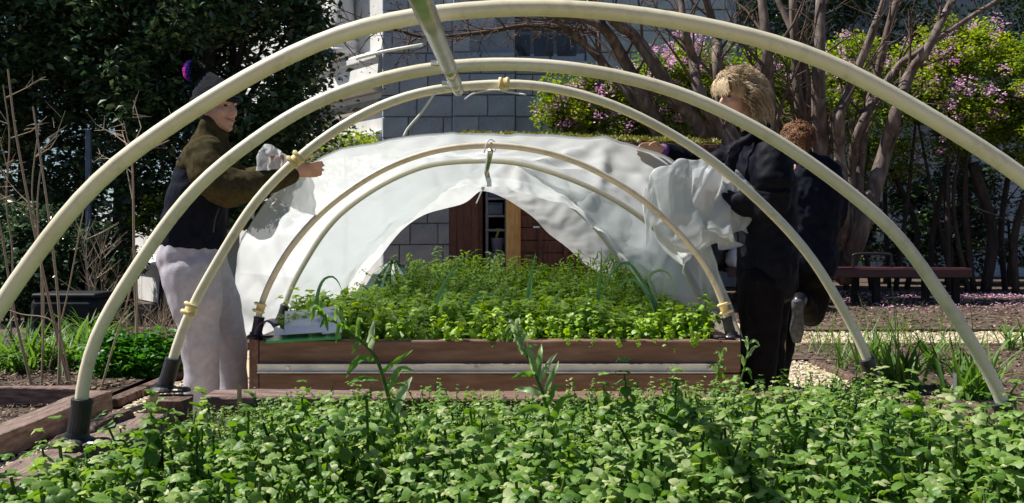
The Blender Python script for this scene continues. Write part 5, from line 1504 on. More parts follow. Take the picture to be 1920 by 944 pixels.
# flowering shrubs
def flowering(label, c, cen, rad, seed, nleaf=9000, nclump=90, nfl=70, L=.075, stems=5, crow=.26):
    t = empty('flowering_shrub', (c[0], c[1], 0), label, 'shrub', 'pink flowering shrubs at right')
    rg = np.random.default_rng(seed)
    o, cc = crown('crown', t, cen, rad, nclump, nleaf, L, M['azalea'], seed, crow, shell=.45, zmin=.3)
    for k in range(stems):
        e = V3(tuple(cc[k])); bpt = V3((c[0] + rg.normal(0, .25), c[1] + rg.normal(0, .15), -.02))
        mid = bpt.lerp(e, .5) + V3((rg.normal(0, .15), 0, .1)); b = MB(); b.tube(catmull([bpt, mid, e], 5), [.05 * (1 - .07 * i) for i in range(11)], 6); b.build('stem', M['bark_dark'], t, smooth=True)
    # flower heads: clusters of petals near the camera side of the crown
    ci = rg.integers(0, nclump, nfl); fc = cc[ci] + rg.normal(0, 1, (nfl, 3)) * crow * .55
    fc[:, 1] -= crow * .8
    fc[:, 2] += crow * .3
    per = 26
    pos = np.repeat(fc, per, 0) + rg.normal(0, .045, (nfl * per, 3)); n = len(pos)
    v, f, a = scatter(LEAF2, pos, rotz(rg.uniform(0, 6.28, n)) @ rotx(rg.normal(0, 1, n)), rg.uniform(.035, .06, n), rg.normal(0, .3, n))
    link('blossom', np_mesh('blossom', v, f, a, M['flower']), t)
    return t
def fl(label, px, py, d, rx, rz, seed, **k):
    p = W(px, py, d); flowering(label, (p.x, d), (p.x, d, p.z), (rx, .7, rz), seed, **k)
fl('pink flowering shrub above the planted shed roof', 1130, 215, 15.2, 1.0, .7, 121, nleaf=15000, nclump=90, nfl=80)
fl('pink flowering shrub behind the leaning myrtle trunks', 1290, 190, 15.6, 1.1, .95, 122, nleaf=17000, nclump=110, nfl=120)
fl('pink flowering shrub behind the blond head', 1450, 210, 16.0, .9, 1.0, 123, nleaf=14000, nclump=90, nfl=70)
fl('pink flowering shrub behind the upright myrtle trunks', 1640, 200, 16.3, 1.15, 1.3, 124, nleaf=18000, nclump=120, nfl=70)
fl('large pink flowering shrub at the right edge', 1830, 180, 15.8, 1.25, 1.25, 125, nleaf=24000, nclump=150, nfl=110)
fl('pink flowering shrub running out of the right edge', 1990, 200, 15.0, .9, 1.2, 126, nleaf=15000, nclump=90, nfl=50)
# dark trees that close the view at the top right
for (px, d, z, rx, rz, sd, lb) in ((1800, 18.6, 5.6, 2.2, 1.5, 131, 'dark tree crown above the right flowering shrubs'), (1480, 19.0, 5.9, 1.8, 1.3, 132, 'dark tree crown behind the upright myrtle')):
    x = (px - 960) / FPX * d
    t = empty('dark_tree', (x, d, 0), lb, 'tree', 'dark trees at the top right')
    b = MB(); b.tube([V3((x, d, -.02)), V3((x + .1, d, 2)), V3((x, d, 5))], [.16, .13, .06], 8); b.build('trunk', M['bark_dark'], t, smooth=True)
    crown('crown', t, (x, d, z), (rx, .9, rz), 90, 9000, .12, M['holly'], sd, .42, zmin=1)
for (px, d, rx, rz, sd, lb) in ((1660, 18.4, .9, 1.0, 151, 'dark low shrub behind the bench end'), (1775, 18.0, .9, 1.2, 152, 'dark low shrub under the large flowering shrub'), (1890, 17.6, .9, 1.2, 153, 'dark low shrub at the right edge')):
    x = (px - 960) / FPX * d
    t = empty('dark_shrub', (x, d, 0), lb, 'shrub', 'dark low shrubs before the rear wall')
    b = MB(); b.tube([V3((x, d, -.02)), V3((x + .05, d, .6)), V3((x, d, 1.2))], [.05, .04, .02], 6); b.build('trunk', M['bark_dark'], t, smooth=True)
    crown('crown', t, (x, d, 1.25), (rx, .5, rz), 46, 3600, .11, M['holly'], sd, .24, zmin=.1)
# dark bare stems under the right shrubs
rgs = np.random.default_rng(140)
for k, (px, d) in enumerate(((1700, 16.5), (1745, 15.9), (1785, 16.4), (1848, 15.6), (1885, 16.2), (1668, 16.8), (1905, 15.2))):
    x = (px - 960) / FPX * d; b = MB(); e = V3((x + rgs.normal(0, .25), d, 2.1))
    r = (.05, .05, .06, .09, .05, .04, .06)[k]
    b.tube(catmull([V3((x, d, -.02)), V3((x + rgs.normal(0, .1), d, 1.0)), e], 5), r, 7); 
    for q in range(4):
        s = V3((x, d, .4 + .35 * q)); b.tube([s, s + V3((rgs.normal(0, .5), 0, rgs.uniform(.2, .6)))], [r * .3, r * .12], 5)
    tag(b.build('shrub_stem', M['bark_dark'], smooth=True), 'dark bare stem under the right flowering shrubs, ' + ['second from the left', 'third from the left', 'fourth from the left', 'thickest of them', 'right of the thickest', 'leftmost of them', 'rightmost of them'][k], 'stem', 'dark stems under the right shrubs')
# ------------------------------------------------------------------ people
M['skin'] = mat('fair_skin', (.50, .27, .19), (.60, .35, .26), rough=.5, scale=14, bump=.05)
M['olive'] = mat('olive_fleece', (.046, .036, .016), (.070, .058, .029), rough=.95, scale=40, bump=.4, bscale=160, spec=.05)
M['navy'] = mat('navy_cloth', (.005, .006, .013), (.010, .012, .022), rough=.7, scale=20, bump=.2, bscale=90, spec=.08)
M['black'] = mat('black_navy_coat', (.0035, .004, .008), (.007, .008, .014), rough=.62, scale=16, bump=.25, bscale=60, spec=.08)
M['blacktrouser'] = mat('black_trouser_cloth', (.004, .0035, .004), (.007, .0065, .008), rough=.75, scale=16, bump=.2, spec=.08)
M['sweat'] = mat('pale_grey_sweatpants', (.42, .395, .45), (.50, .475, .53), rough=.9, scale=30, bump=.25, bscale=120)
M['knit'] = mat('charcoal_knit', (.010, .011, .015), (.020, .022, .029), rough=.95, scale=30, bump=.5, bscale=70, spec=.1)
M['shoe'] = mat('black_shoe', (.01, .01, .012), (.02, .02, .024), rough=.3)
M['sole'] = mat('grey_rubber_sole', (.05, .05, .055), (.12, .12, .13), rough=.45, scale=40, bump=.6)
M['lip'] = mat('lip', (.42, .15, .13), rough=.45)
M['teeth'] = mat('teeth', (.75, .72, .66), rough=.3)
M['eye'] = mat('dark_eye', (.02, .014, .012), rough=.2)
M['blond'] = tintmat('blond_hair', [(0, (.17, .11, .055)), (.45, (.45, .32, .18)), (1, (.82, .68, .48))], rough=.5, spec=.5)
M['auburn'] = tintmat('auburn_hair', [(0, (.08, .03, .012)), (.5, (.20, .08, .028)), (1, (.36, .17, .06))], rough=.45, spec=.5)
M['brownhair'] = mat('dark_brown_hair', (.03, .02, .014), (.06, .04, .03), rough=.6)
M['magenta'] = mat('magenta_yarn', (.55, .03, .45), rough=.9)
M['blueyarn'] = mat('blue_yarn', (.05, .04, .40), rough=.9)
M['blackyarn'] = mat('black_yarn', (.008, .008, .012), rough=.95)
M['purplecuff'] = mat('purple_cuff', (.13, .04, .20), rough=.8)

def eloft(mb, pts, rad, side, n=18):
    """closed loft of ellipses; rad (a along side, b across)"""
    pts = [V3(p) for p in pts]; m = len(pts); side = V3(side)
    rad = [r if isinstance(r, (tuple, list)) else (r, r) for r in rad]
    rows = []
    for i in range(m):
        t = (pts[min(i + 1, m - 1)] - pts[max(i - 1, 0)]).normalized()
        s = side - t * side.dot(t)
        s = s.normalized() if s.length > 1e-4 else t.orthogonal().normalized()
        rows.append((pts[i], t, s, t.cross(s), rad[i]))
    def ringat(p, s, c, a, b_): return [p + s * (a * math.cos(2 * math.pi * k / n)) + c * (b_ * math.sin(2 * math.pi * k / n)) for k in range(n)]
    v = []
    p, t, s, c, (a, b_) = rows[0]
    for q in (.15, .5, .8): 
        h = math.sqrt(1 - q * q); v += ringat(p - t * (min(a, b_) * h * .8), s, c, a * q, b_ * q)
    for p, t, s, c, (a, b_) in rows: v += ringat(p, s, c, a, b_)
    for q in (.8, .5, .15):
        h = math.sqrt(1 - q * q); v += ringat(p + t * (min(a, b_) * h * .8), s, c, a * q, b_ * q)
    R_ = len(v) // n; f = []
    for i in range(R_ - 1):
        for k in range(n): f.append((i * n + k, i * n + (k + 1) % n, (i + 1) * n + (k + 1) % n, (i + 1) * n + k))
    f.append(tuple(range(n - 1, -1, -1))); f.append(tuple((R_ - 1) * n + k for k in range(n)))
    mb.add(v, f)
def smoothpts(pts, rad, sub=5):
    rad = [r if isinstance(r, (tuple, list)) else (r, r) for r in rad]
    P = catmull(pts, sub); m = len(pts); Rr = []
    for i in range(len(P)):
        x = i / sub; k = min(int(x), m - 2); t = x - k; t = t * t * (3 - 2 * t)
        Rr.append((rad[k][0] * (1 - t) + rad[k + 1][0] * t, rad[k][1] * (1 - t) + rad[k + 1][1] * t))
    return P, Rr
def limb(mb, pts, rad, side=(0, 1, 0), n=16):
    P, Rr = smoothpts(pts, rad); eloft(mb, P, Rr, side, n)
def ell(mb, c, A, B, C, n=16, k=10):
    c, A, B, C = V3(c), V3(A), V3(B), V3(C); v = []; f = []
    for i in range(k + 1):
        th = math.pi * (i + .001) / (k + .002)
        for j in range(n):
            ph = 2 * math.pi * j / n
            v.append(c + C * math.cos(th) + A * (math.sin(th) * math.cos(ph)) + B * (math.sin(th) * math.sin(ph)))
    for i in range(k):
        for j in range(n): f.append((i * n + j, (i + 1) * n + j, (i + 1) * n + (j + 1) % n, i * n + (j + 1) % n))
    mb.add(v, f)
def fuse(mb, name, m, parent, vox=.006, smooth=6, wrinkle=0.0, wscale=.12, seed=0):
    o = mb.build(name, m, parent)
    r = o.modifiers.new('join', 'REMESH'); r.mode = 'VOXEL'; r.voxel_size = vox; r.use_smooth_shade = True
    s = o.modifiers.new('soften', 'SMOOTH'); s.factor = .5; s.iterations = smooth
    if wrinkle:
        for k, (w, sc) in enumerate(((wrinkle, wscale), (wrinkle * .35, wscale * .5))):
            tx = bpy.data.textures.new(name + '_folds', 'CLOUDS'); tx.noise_scale = sc; tx.noise_depth = 2; tx.noise_type = 'SOFT_NOISE'
            d = o.modifiers.new('folds', 'DISPLACE'); d.texture = tx; d.strength = w; d.mid_level = .5; d.texture_coords = 'LOCAL'
    return o
def head_parts(mb, H, f, up, sc=1.0):
    f = V3(f).normalized(); up = V3(up); up = (up - f * up.dot(f)).normalized(); s = f.cross(up)
    P = lambda a, b_, c: H + (f * a + s * b_ + up * c) * sc
    X = lambda v, l: v * (l * sc)
    ell(mb, P(-.012, 0, .03), X(f, .098), X(s, .077), X(up, .092))
    ell(mb, P(.030, 0, -.025), X(f, .062), X(s, .063), X(up, .085))
    ell(mb, P(.045, 0, -.075), X(f, .042), X(s, .046), X(up, .038))
    ell(mb, P(.070, 0, -.102), X(f, .022), X(s, .024), X(up, .018))
    for q in (-1, 1):
        ell(mb, P(.058, q * .038, -.022), X(f, .026), X(s, .024), X(up, .022))       # cheek
        ell(mb, P(.076, q * .030, .026), X(f, .014), X(s, .024), X(up, .009))        # brow
        ell(mb, P(-.012, q * .078, -.012), X(f, .018), X(s, .010), X(up, .032))      # ear
        ell(mb, P(.100, q * .012, -.030), X(f, .011), X(s, .009), X(up, .008))       # nostril wing
    limb(mb, [P(.086, 0, .026), P(.100, 0, .002), P(.112, 0, -.022), P(.108, 0, -.032)], [.009 * sc, .0105 * sc, .0135 * sc, .010 * sc], s, 10)
    ell(mb, P(.088, 0, -.055), X(f, .013), X(s, .026), X(up, .007))
    ell(mb, P(.084, 0, -.070), X(f, .014), X(s, .023), X(up, .008))
    return P, f, s, up
def face_bits(parent, P, f, s, up, smile=True):
    for q in (-1, 1):
        b = MB(); ell(b, P(.0815, q * .031, .006), f * .0085, s * .0125, up * .0055, 10, 6); b.build('eye', M['eye'], parent, smooth=True)
        b = MB(); limb(b, [P(.089, q * .014, .028), P(.090, q * .03, .033), P(.080, q * .05, .026)], [.003, .0042, .002], up, 6); b.build('eyebrow', M['brownhair'], parent, smooth=True)
    b = MB(); limb(b, [P(.080, -.030, -.056), P(.099, -.014, -.0635), P(.102, 0, -.066), P(.099, .014, -.0635), P(.080, .032, -.054)], [.002, .005, .0066, .005, .002], up, 8); b.build('lips', M['lip'], parent, smooth=True)
    if smile:
        b = MB(); limb(b, [P(.086, -.026, -.058), P(.1035, 0, -.0632), P(.086, .026, -.058)], [.002, .0042, .002], up, 8); b.build('teeth', M['teeth'], parent, smooth=True)
def hand(mb, wrist, palm_dir, thumb_dir, curl_dir, sc=1.0, curl=1.0):
    """palm + five curled fingers; thumb leaves the palm's side"""
    u = V3(palm_dir).normalized(); t = V3(thumb_dir); t = (t - u * t.dot(u)).normalized(); c = V3(curl_dir); c = (c - u * c.dot(u) - t * c.dot(t)).normalized()
    w = V3(wrist); S_ = sc
    limb(mb, [w - u * .03, w + u * .03 * S_, w + u * .075 * S_], [(.024, .021), (.036, .018), (.040, .015)], t, 14)
    for k, (off, L) in enumerate(((.033, .070), (.011, .080), (-.012, .075), (-.034, .060))):
        p = w + (u * .078 + t * off) * S_; d = u.copy(); pts = [p - u * .012]; 
        for j, fr in enumerate((.45, .32, .23)):
            ang = (.35 + .42 * j) * curl
            d = (u * math.cos(ang) + c * math.sin(ang)).normalized(); p = p + d * (L * fr * S_); pts.append(p)
        limb(mb, pts, [.0088, .0086, .0078, .0066], t, 10)
    p0 = w + (u * .022 + t * .030) * S_
    p1 = p0 + (u * .7 + t * .7 + c * .2).normalized() * .034 * S_; p2 = p1 + (u * .85 + t * .2 + c * .5).normalized() * .028 * S_; p3 = p2 + (u * .8 + c * .6 - t * .1).normalized() * .022 * S_
    limb(mb, [p0, p1, p2, p3], [.013, .0105, .0095, .0075], c, 10)
def hair_strands(name, parent, H, f, s, up, m, n, seed, L=(.10, .2), R0=.112, curl=.022, rad=.0042, zlow=-.12, face_gap=.6, sc=1.0, turns=3.0, puff=.055):
    rg = np.random.default_rng(seed); parts = []
    k = 0; per = 18
    while k < n // per:
        d0 = rg.normal(0, 1, 3); d0 /= np.linalg.norm(d0)
        if d0[2] < -.45: continue
        if d0[0] > face_gap and d0[2] < .5: continue          # leave the face free
        if d0[1] > .2 and d0[0] > -.3 and d0[2] < .6: continue   # far cheek
        k += 1
        L0 = rg.uniform(*L); ph = rg.uniform(0, 6.28); tn = rg.uniform(.6, 1.4) * turns; pf = puff * rg.uniform(.7, 1.3); ct = rg.normal(.45, .26)
        if d0[0] > .05: L0 *= .6
        for q in range(per):
            d = d0 + rg.normal(0, .085, 3); d /= np.linalg.norm(d)
            root = H + (f * (d[0] * .098 - .012) + s * (d[1] * .086) + up * (d[2] * .100 + .03)) * sc
            dr = (f * d[0] + s * d[1] + up * d[2])
            Ls = L0 * rg.uniform(.85, 1.15); M_ = 8; pts = []
            a = (dr.cross(up)); a = a.normalized() if a.length > .1 else s
            jit = rg.normal(0, .0035, 3); p0 = ph + rg.normal(0, .25)
            for j in range(M_):
                t = j / (M_ - 1)
                out = dr * (.008 + pf * math.sin(min(1, t * 1.6) * math.pi * .5)) * sc
                fall = -up * (Ls * (t * t * .9 + .1 * t))
                c = curl * min(1, t * 3)
                pts.append(root + out + fall + a * (c * math.cos(p0 + tn * 6.28 * t)) + dr * (c * .8 * math.sin(p0 + tn * 6.28 * t)) + V3(tuple(jit)) * t)
            parts.append(stem_q([tuple(p) for p in pts], [rad * (1 - .55 * j / M_) for j in range(M_)], 3, float(np.clip(ct + rg.normal(0, .12), .05, 1))))
    v, f_, a = merge(parts)
    return link(name, np_mesh(name, v, f_, a, m, smooth=True), parent)
def cap_hair(name, parent, H, f, s, up, m, R=(.108, .092, .108), cut=.25, seed=3):
    v = []; fc = []; n, k = 30, 16
    for i in range(k + 1):
        th = math.pi * .62 * i / k
        for j in range(n):
            ph = 2 * math.pi * j / n
            q = V3((math.sin(th) * math.cos(ph), math.sin(th) * math.sin(ph), math.cos(th)))
            w = 1 + .07 * mnoise.noise(q * 4 + V3((seed, 0, 0)))
            if q.x > .55 and q.z < .35: w *= .84
            v.append(H + f * (q.x * R[0] * w - .012) + s * (q.y * R[1] * w) + up * (q.z * R[2] * w + .03))
    for i in range(k):
        for j in range(n): fc.append((i * n + j, (i + 1) * n + j, (i + 1) * n + (j + 1) % n, i * n + (j + 1) % n))
    b = MB(); b.add(v, fc)
    me = b.mesh(name, m, True); at = me.attributes.new('tint', 'FLOAT', 'POINT'); at.data.foreach_set('value', [.3] * len(v))
    return link(name, me, parent)
def shoe(parent, ankle, fwd, m='shoe', name='shoe'):
    f = V3(fwd).normalized(); b = MB()
    a = V3(ankle); limb(b, [a + V3((0, 0, .05)), a + V3((0, 0, -.02)), a - V3((0, 0, .045)) + f * .02], [.042, .045, .045], f, 12)
    limb(b, [a - f * .05 - V3((0, 0, .045)), a + f * .04 - V3((0, 0, .045)), a + f * .13 - V3((0, 0, .055)), a + f * .19 - V3((0, 0, .062))], [(.036, .04), (.042, .045), (.045, .032), (.034, .022)], f.cross(V3((0, 0, 1))), 12)
    return fuse(b, name, M[m], parent, .008, 3)

# ---- left person: knit hat, olive and navy jacket, pale sweatpants, pulling the sheet
d = 4.95
p1 = empty('person', (W(405, 0, d).x, d, 0), 'person in pompom knit hat, olive jacket and pale sweatpants pulling the sheet', 'person')
H = W(409, 203, d); f = V3((.88, -.47, -.03)); up = V3((.06, -.02, 1))
body = MB()
P, f, s, up = head_parts(body, H, f, up, 1.04)
limb(body, [W(392, 275, d), W(397, 250, d), P(-.02, 0, -.05)], [.062, .056, .055])
limb(body, [W(365, 490, d), W(360, 440, d), W(378, 340, d), W(388, 282, d)], [(.15, .12), (.14, .10), (.17, .115), (.15, .08)], (0, 1, 0))
wr = W(553, 322, 4.93)
arm_n = [W(383, 292, 4.79), W(425, 352, 4.74), W(490, 346, 4.82), wr]
arm_f = [W(402, 292, 5.10), W(448, 345, 5.22), W(482, 330, 5.2), W(505, 318, 5.14)]
limb(body, arm_n, [.05, .042, .035, .026]); limb(body, arm_f, [.05, .042, .035, .026])
hand(body, wr, (1, .18, .12), (.1, -.2, .9), (.25, .8, -.5), 1.0, .55)
hand(body, arm_f[-1], (.8, -.1, .5), (-.3, -.3, .8), (.2, -.8, 0), .9, 1.0)
legs1 = ([W(362, 505, 4.86), W(375, 630, 4.83), W(380, 795, 4.84)], [W(368, 505, 5.04), W(428, 630, 5.10), W(438, 795, 5.09)])
for L_ in legs1: limb(body, L_, [.085, .06, .045])
bd1 = fuse(body, 'body', M['skin'], p1, .0072, 3)
face_bits(p1, P, f, s, up)
for L_ in legs1: shoe(p1, V3((L_[-1].x, L_[-1].y, .085)), (1, -.2, 0))
t = MB()
limb(t, [W(362, 452, d), W(360, 485, d), W(364, 520, d)], [(.185, .155), (.195, .178), (.165, .16)], (0, 1, 0))
limb(t, [W(358, 505, 4.86), W(366, 560, 4.84), W(375, 630, 4.83), W(377, 700, 4.83), W(380, 790, 4.84)], [(.125, .155), (.11, .135), (.095, .098), (.088, .088), (.09, .09)], (0, 1, 0))
limb(t, [W(374, 505, 5.04), W(405, 560, 5.07), W(428, 630, 5.10), W(436, 700, 5.10), W(438, 790, 5.09)], [(.12, .150), (.11, .125), (.095, .095), (.085, .080), (.088, .080)], (0, 1, 0))
fuse(t, 'sweatpants', M['sweat'], p1, .011, 8, .020, .2)
j = MB()
limb(j, [W(362, 458, d), W(362, 430, d), W(372, 370, d), W(384, 310, d), W(390, 282, d)], [(.195, .168), (.19, .160), (.20, .150), (.195, .125), (.13, .09)], (0, 1, 0), 24)
fuse(j, 'jacket', M['navy'], p1, .011, 5, .024, .14)
j = MB()
limb(j, [W(384, 318, d), W(388, 292, d), W(393, 270, d), W(397, 252, d), W(399, 240, d)], [(.20, .135), (.195, .118), (.125, .092), (.082, .080), (.078, .078)], (0, 1, 0), 24)
limb(j, [W(384, 286, 4.80), W(398, 325, 4.755), W(428, 352, 4.74), W(465, 350, 4.78), W(510, 340, 4.87), W(548, 325, 4.925)], [.095, .105, .100, .080, .062, .043], (0, 0, 1))
limb(j, [W(402, 290, 5.08), W(425, 320, 5.18), W(450, 345, 5.22), W(478, 332, 5.2), W(503, 319, 5.145)], [.09, .09, .08, .065, .045], (0, 0, 1))
fuse(j, 'fleece_sleeves', M['olive'], p1, .011, 6, .030, .15)
b = MB(); b.tube(catmull([W(412, 388, 4.772), W(404, 410, 4.762), W(400, 436, 4.768)], 4), .004, 6); b.build('pocket_zip', M['brownhair'], p1, smooth=True)
hb = MB()   # hair at the nape
ell(hb, P(-.060, 0, -.03), f * .045, s * .065, up * .06); fuse(hb, 'hair', M['brownhair'], p1, .008, 2)
kh = MB()
v = []; fc = []; n, k = 36, 16
for i in range(k + 1):
    th = math.pi * .56 * i / k
    for q in range(n):
        ph = 2 * math.pi * q / n
        e = V3((math.sin(th) * math.cos(ph), math.sin(th) * math.sin(ph), math.cos(th)))
        rib = 1 + .012 * math.cos(18 * ph) + .03 * mnoise.noise(e * 5)
        st = 1 + (.30 * max(0, e.z) ** 2)
        v.append(P(-.024, 0, .040) + (f * (e.x * .120) + s * (e.y * .100) + (up + f * -.40 * max(0, e.z)) * (e.z * .112 * st)) * rib)
for i in range(k):
    for q in range(n): fc.append((i * n + q, (i + 1) * n + q, (i + 1) * n + (q + 1) % n, i * n + (q + 1) % n))
kh.add(v, fc); hat = kh.build('knit_hat', M['knit'], p1, smooth=True)
so = hat.modifiers.new('thick', 'SOLIDIFY'); so.thickness = .008; so.offset = 1
br = MB(); ringpts = []
for q in range(33):
    ph = 2 * math.pi * q / 32; ringpts.append(P(-.020 + .116 * math.cos(ph), .096 * math.sin(ph), .036 + .006 * math.cos(ph)))
br.tube(ringpts, .017, 8, False); br.build('hat_brim', M['knit'], hat, smooth=True)
rgp = np.random.default_rng(77); pc = W(365, 134, d + .03)
for nm, mm, cond in (('black_yarn', 'blackyarn', lambda e: e[0] > -.25), ('blue_yarn', 'blueyarn', lambda e: -.65 < e[0] <= -.25 and True), ('magenta_yarn', 'magenta', lambda e: e[0] <= -.55)):
    parts = []; c_ = 0
    while c_ < 420:
        e = rgp.normal(0, 1, 3); e /= np.linalg.norm(e)
        if not cond(e): continue
        c_ += 1; dv = V3(tuple(e)); a_ = pc + dv * .01; L_ = rgp.uniform(.045, .062)
        parts.append(stem_q([tuple(a_), tuple(pc + dv * L_ * .6 + V3((rgp.normal(0, .004), 0, rgp.normal(0, .004)))), tuple(pc + dv * L_)], [.004, .004, .003], 3, .5))
    vv, ff, aa = merge(parts); link('pompom', np_mesh('pompom_' + nm, vv, ff, aa, M[mm]), hat)

# ---- right person: curly blond hair, black coat, reaching left
d = 5.08
p2 = empty('person', (W(1435, 0, d).x, d, 0), 'person with curly blond hair in black coat holding the gathered sheet', 'person')
H = W(1386, 185, d); f = V3((-.93, -.36, -.05)); up = V3((-.03, 0, 1))
body = MB()
P, f, s, up = head_parts(body, H, f, up, 1.0)
limb(body, [W(1425, 275, d), W(1412, 250, d), P(-.03, 0, -.05)], [.060, .054, .054])
limb(body, [W(1440, 500, d), W(1438, 440, d), W(1432, 350, d), W(1428, 285, d)], [(.15, .12), (.14, .11), (.16, .12), (.14, .08)], (0, 1, 0))
wf = W(1236, 279, 5.13)
arm_f = [W(1405, 290, 5.24), W(1320, 315, 5.26), W(1270, 296, 5.2), wf]
arm_n = [W(1448, 292, 4.93), W(1446, 385, 4.90), W(1400, 380, 4.95), W(1352, 372, 5.0)]
limb(body, arm_f, [.05, .042, .034, .025]); limb(body, arm_n, [.05, .042, .034, .026])
hand(body, wf, (-1, -.25, .10), (.0, -.8, .5), (.1, .2, -1), .95, .7)
hand(body, arm_n[-1], (-1, .05, .05), (0, -.2, 1), (0, .9, -.2), .9, 1.0)
legs2 = ([W(1425, 530, 4.98), W(1424, 640, 4.97), W(1418, 795, 4.98)], [W(1452, 530, 5.17), W(1452, 640, 5.18), W(1455, 795, 5.18)])
for L_ in legs2: limb(body, L_, [.085, .06, .045])
fuse(body, 'body', M['skin'], p2, .0072, 3)
face_bits(p2, P, f, s, up, False)
for L_ in legs2: shoe(p2, V3((L_[-1].x, L_[-1].y, .085)), (-1, -.2, 0))
t = MB()
limb(t, [W(1440, 490, d), W(1440, 530, d)], [(.175, .14), (.165, .14)], (0, 1, 0))
limb(t, [W(1428, 530, 4.98), W(1424, 640, 4.97), W(1418, 700, 4.97), W(1420, 790, 4.98)], [(.115, .125), (.095, .10), (.10, .105), (.115, .125)], (0, 1, 0))
limb(t, [W(1444, 530, 5.17), W(1440, 640, 5.18), W(1440, 700, 5.18), W(1446, 790, 5.18)], [(.11, .12), (.095, .095), (.10, .095), (.11, .115)], (0, 1, 0))
fuse(t, 'trousers', M['blacktrouser'], p2, .011, 6, .016, .12)
j = MB()
limb(j, [W(1438, 532, d), W(1438, 480, d), W(1438, 420, d), W(1434, 350, d), W(1430, 300, d), W(1424, 272, d), W(1417, 255, d)], [(.20, .155), (.205, .160), (.20, .158), (.215, .160), (.205, .135), (.12, .09), (.085, .08)], (0, 1, 0), 24)
limb(j, [W(1408, 290, 5.22), W(1360, 305, 5.27), W(1318, 315, 5.265), W(1275, 298, 5.21), W(1246, 283, 5.15)], [.095, .085, .075, .062, .042], (0, 0, 1))
limb(j, [W(1446, 290, 4.93), W(1450, 340, 4.89), W(1446, 385, 4.90), W(1402, 381, 4.95), W(1362, 373, 4.99)], [.10, .10, .088, .07, .05], (0, 0, 1))
# open collar and lapel
limb(j, [W(1395, 262, 4.98), W(1378, 285, 4.96), W(1366, 325, 4.96)], [(.028, .018), (.04, .015), (.03, .012)], (1, 0, 0), 10)
limb(j, [W(1440, 235, 5.0), W(1415, 252, 4.97), W(1392, 268, 4.97)], [.02, .024, .02], (0, 0, 1), 10)
fuse(j, 'coat', M['black'], p2, .011, 4, .030, .13)
b = MB(); b.tube([W(1247, 284, 5.148), W(1240, 281, 5.137)], [.038, .034], 14); b.build('cuff', M['purplecuff'], p2, smooth=True)
cap_hair('hair_base', p2, H, f, s, up, M['blond'], R=(.112, .102, .112))
hair_strands('hair', p2, H, f, s, up, M['blond'], 4600, 201, L=(.05, .19), curl=.019, rad=.0015, face_gap=.22, turns=1.7, puff=.045)
rgh = np.random.default_rng(9); parts = []
for k in range(340):     # fringe swept over the brow
    q = rgh.uniform(-1, 1); r0 = P(.05 + rgh.uniform(-.03, .02), q * .06, .125 + rgh.uniform(-.01, .015))
    pts = [r0, P(.10, q * .066 + .004, .098 + rgh.normal(0, .006)), P(.116, q * .07 + rgh.normal(0, .008), .062 + rgh.normal(0, .008)), P(.112, q * .074 + rgh.normal(0, .01), .030 + rgh.normal(0, .010))]
    parts.append(stem_q([tuple(p_) for p_ in catmull(pts, 4)], .0021, 4, float(np.clip(rgh.normal(.6, .2), .1, 1))))
v_, f_, a_ = merge(parts); link('fringe', np_mesh('fringe', v_, f_, a_, M['blond'], smooth=True), p2)

# ---- third person, walking away behind the second
d = 6.1
p3 = empty('person', (W(1500, 0, d).x, d, 0), 'auburn-haired person in dark jacket stepping away, one boot sole raised', 'person')
H = W(1494, 268, d); f = V3((-.35, .92, -.1)); up = V3((-.05, .1, 1))
body = MB()
P, f, s, up = head_parts(body, H, f, up, .98)
limb(body, [W(1508, 310, d), W(1500, 290, d), P(-.02, 0, -.05)], [.058, .052, .052])
limb(body, [W(1515, 480, d), W(1518, 420, d), W(1520, 350, d), W(1512, 312, d)], [(.14, .11), (.13, .10), (.16, .11), (.14, .08)], (1, 0, 0))
an = [W(1550, 322, 6.08), W(1566, 400, 6.12), W(1545, 450, 6.28)]
limb(body, an, [.048, .04, .026]); hand(body, an[-1], (-.3, -.1, -.9), (-.5, -.8, 0), (-.8, .3, 0), .9, 1.0)
af = [W(1478, 322, 6.12), W(1462, 395, 6.2), W(1455, 430, 6.35)]
limb(body, af, [.048, .04, .026]); hand(body, af[-1], (-.1, .8, -.4), (.6, 0, .7), (0, .3, -.9), .9, 1.0)
lift = [W(1532, 495, 6.12), W(1522, 588, 6.36), W(1502, 560, 6.02)]
stand = [W(1490, 495, 6.15), W(1472, 605, 6.12), W(1455, 700, 6.1)]
limb(body, lift, [.08, .058, .042]); limb(body, stand, [.08, .058, .042])
fuse(body, 'body', M['skin'], p3, .010, 3)
t = MB(); limb(t, [W(1513, 475, d), W(1512, 510, d)], [(.18, .14), (.17, .14)], (1, 0, 0))
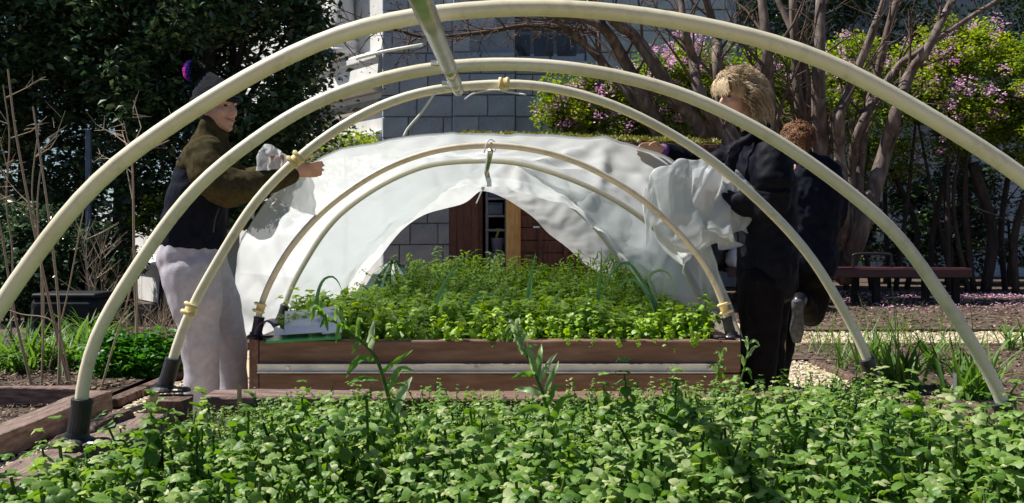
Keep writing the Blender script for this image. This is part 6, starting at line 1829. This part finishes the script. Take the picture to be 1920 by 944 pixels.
limb(t, [W(1532, 500, 6.12), W(1528, 550, 6.25), W(1522, 590, 6.36)], [.115, .10, .088], (1, 0, 0)); limb(t, [W(1522, 590, 6.36), W(1512, 576, 6.2), W(1503, 561, 6.05)], [.088, .075, .065], (1, 0, 0))
limb(t, stand[:2] + [W(1455, 712, 6.1)], [.11, .085, .075], (1, 0, 0)); fuse(t, 'trousers', M['blacktrouser'], p3, .013, 5, .014, .12)
j = MB(); limb(j, [W(1515, 500, d), W(1518, 440, d), W(1522, 370, d), W(1516, 325, d), W(1506, 300, d)], [(.185, .15), (.18, .14), (.20, .145), (.185, .12), (.09, .08)], (1, 0, 0), 24)
limb(j, [W(1550, 320, 6.08), W(1564, 365, 6.1), W(1567, 405, 6.12), W(1547, 448, 6.27)], [.085, .08, .072, .05], (0, 1, 0)); limb(j, af, [.085, .072, .05], (0, 1, 0))
fuse(j, 'jacket', M['navy'], p3, .013, 4, .028, .09)
cap_hair('hair_base', p3, H, f, s, up, M['auburn'], R=(.096, .082, .094), seed=8)
hair_strands('hair', p3, H, f, s, up, M['auburn'], 1500, 205, L=(.03, .10), curl=.009, rad=.0022, face_gap=.6, turns=1.6, puff=.010)
bt = MB()   # raised boot: heel up, toe hanging down, sole to the camera
limb(bt, [W(1506, 566, 6.10), W(1500, 562, 6.02), W(1497, 568, 5.97)], [.05, .048, .045], (1, 0, 0))
limb(bt, [W(1496, 566, 5.97), W(1495, 590, 5.98), W(1494, 618, 5.99), W(1494, 640, 6.01)], [(.040, .035), (.036, .04), (.047, .034), (.032, .020)], (1, 0, 0), 14)
boot = fuse(bt, 'boot', M['shoe'], p3, .008, 3)
sl = MB(); limb(sl, [W(1495, 570, 5.928), W(1495, 590, 5.938), W(1494, 618, 5.948), W(1494, 641, 5.975)], [(.036, .008), (.028, .007), (.043, .008), (.026, .007)], (1, 0, 0), 14)
sl.build('sole', M['sole'], boot, smooth=True)
sl = MB(); limb(sl, [W(1495, 566, 5.92), W(1495, 578, 5.92)], [(.036, .020), (.036, .020)], (1, 0, 0), 14); sl.build('heel', M['sole'], boot, smooth=True)
b0 = MB(); a_ = stand[-1]; 
shoe(p3, V3((a_.x, a_.y, .085)), (-.3, 1, 0), 'shoe', 'boot')
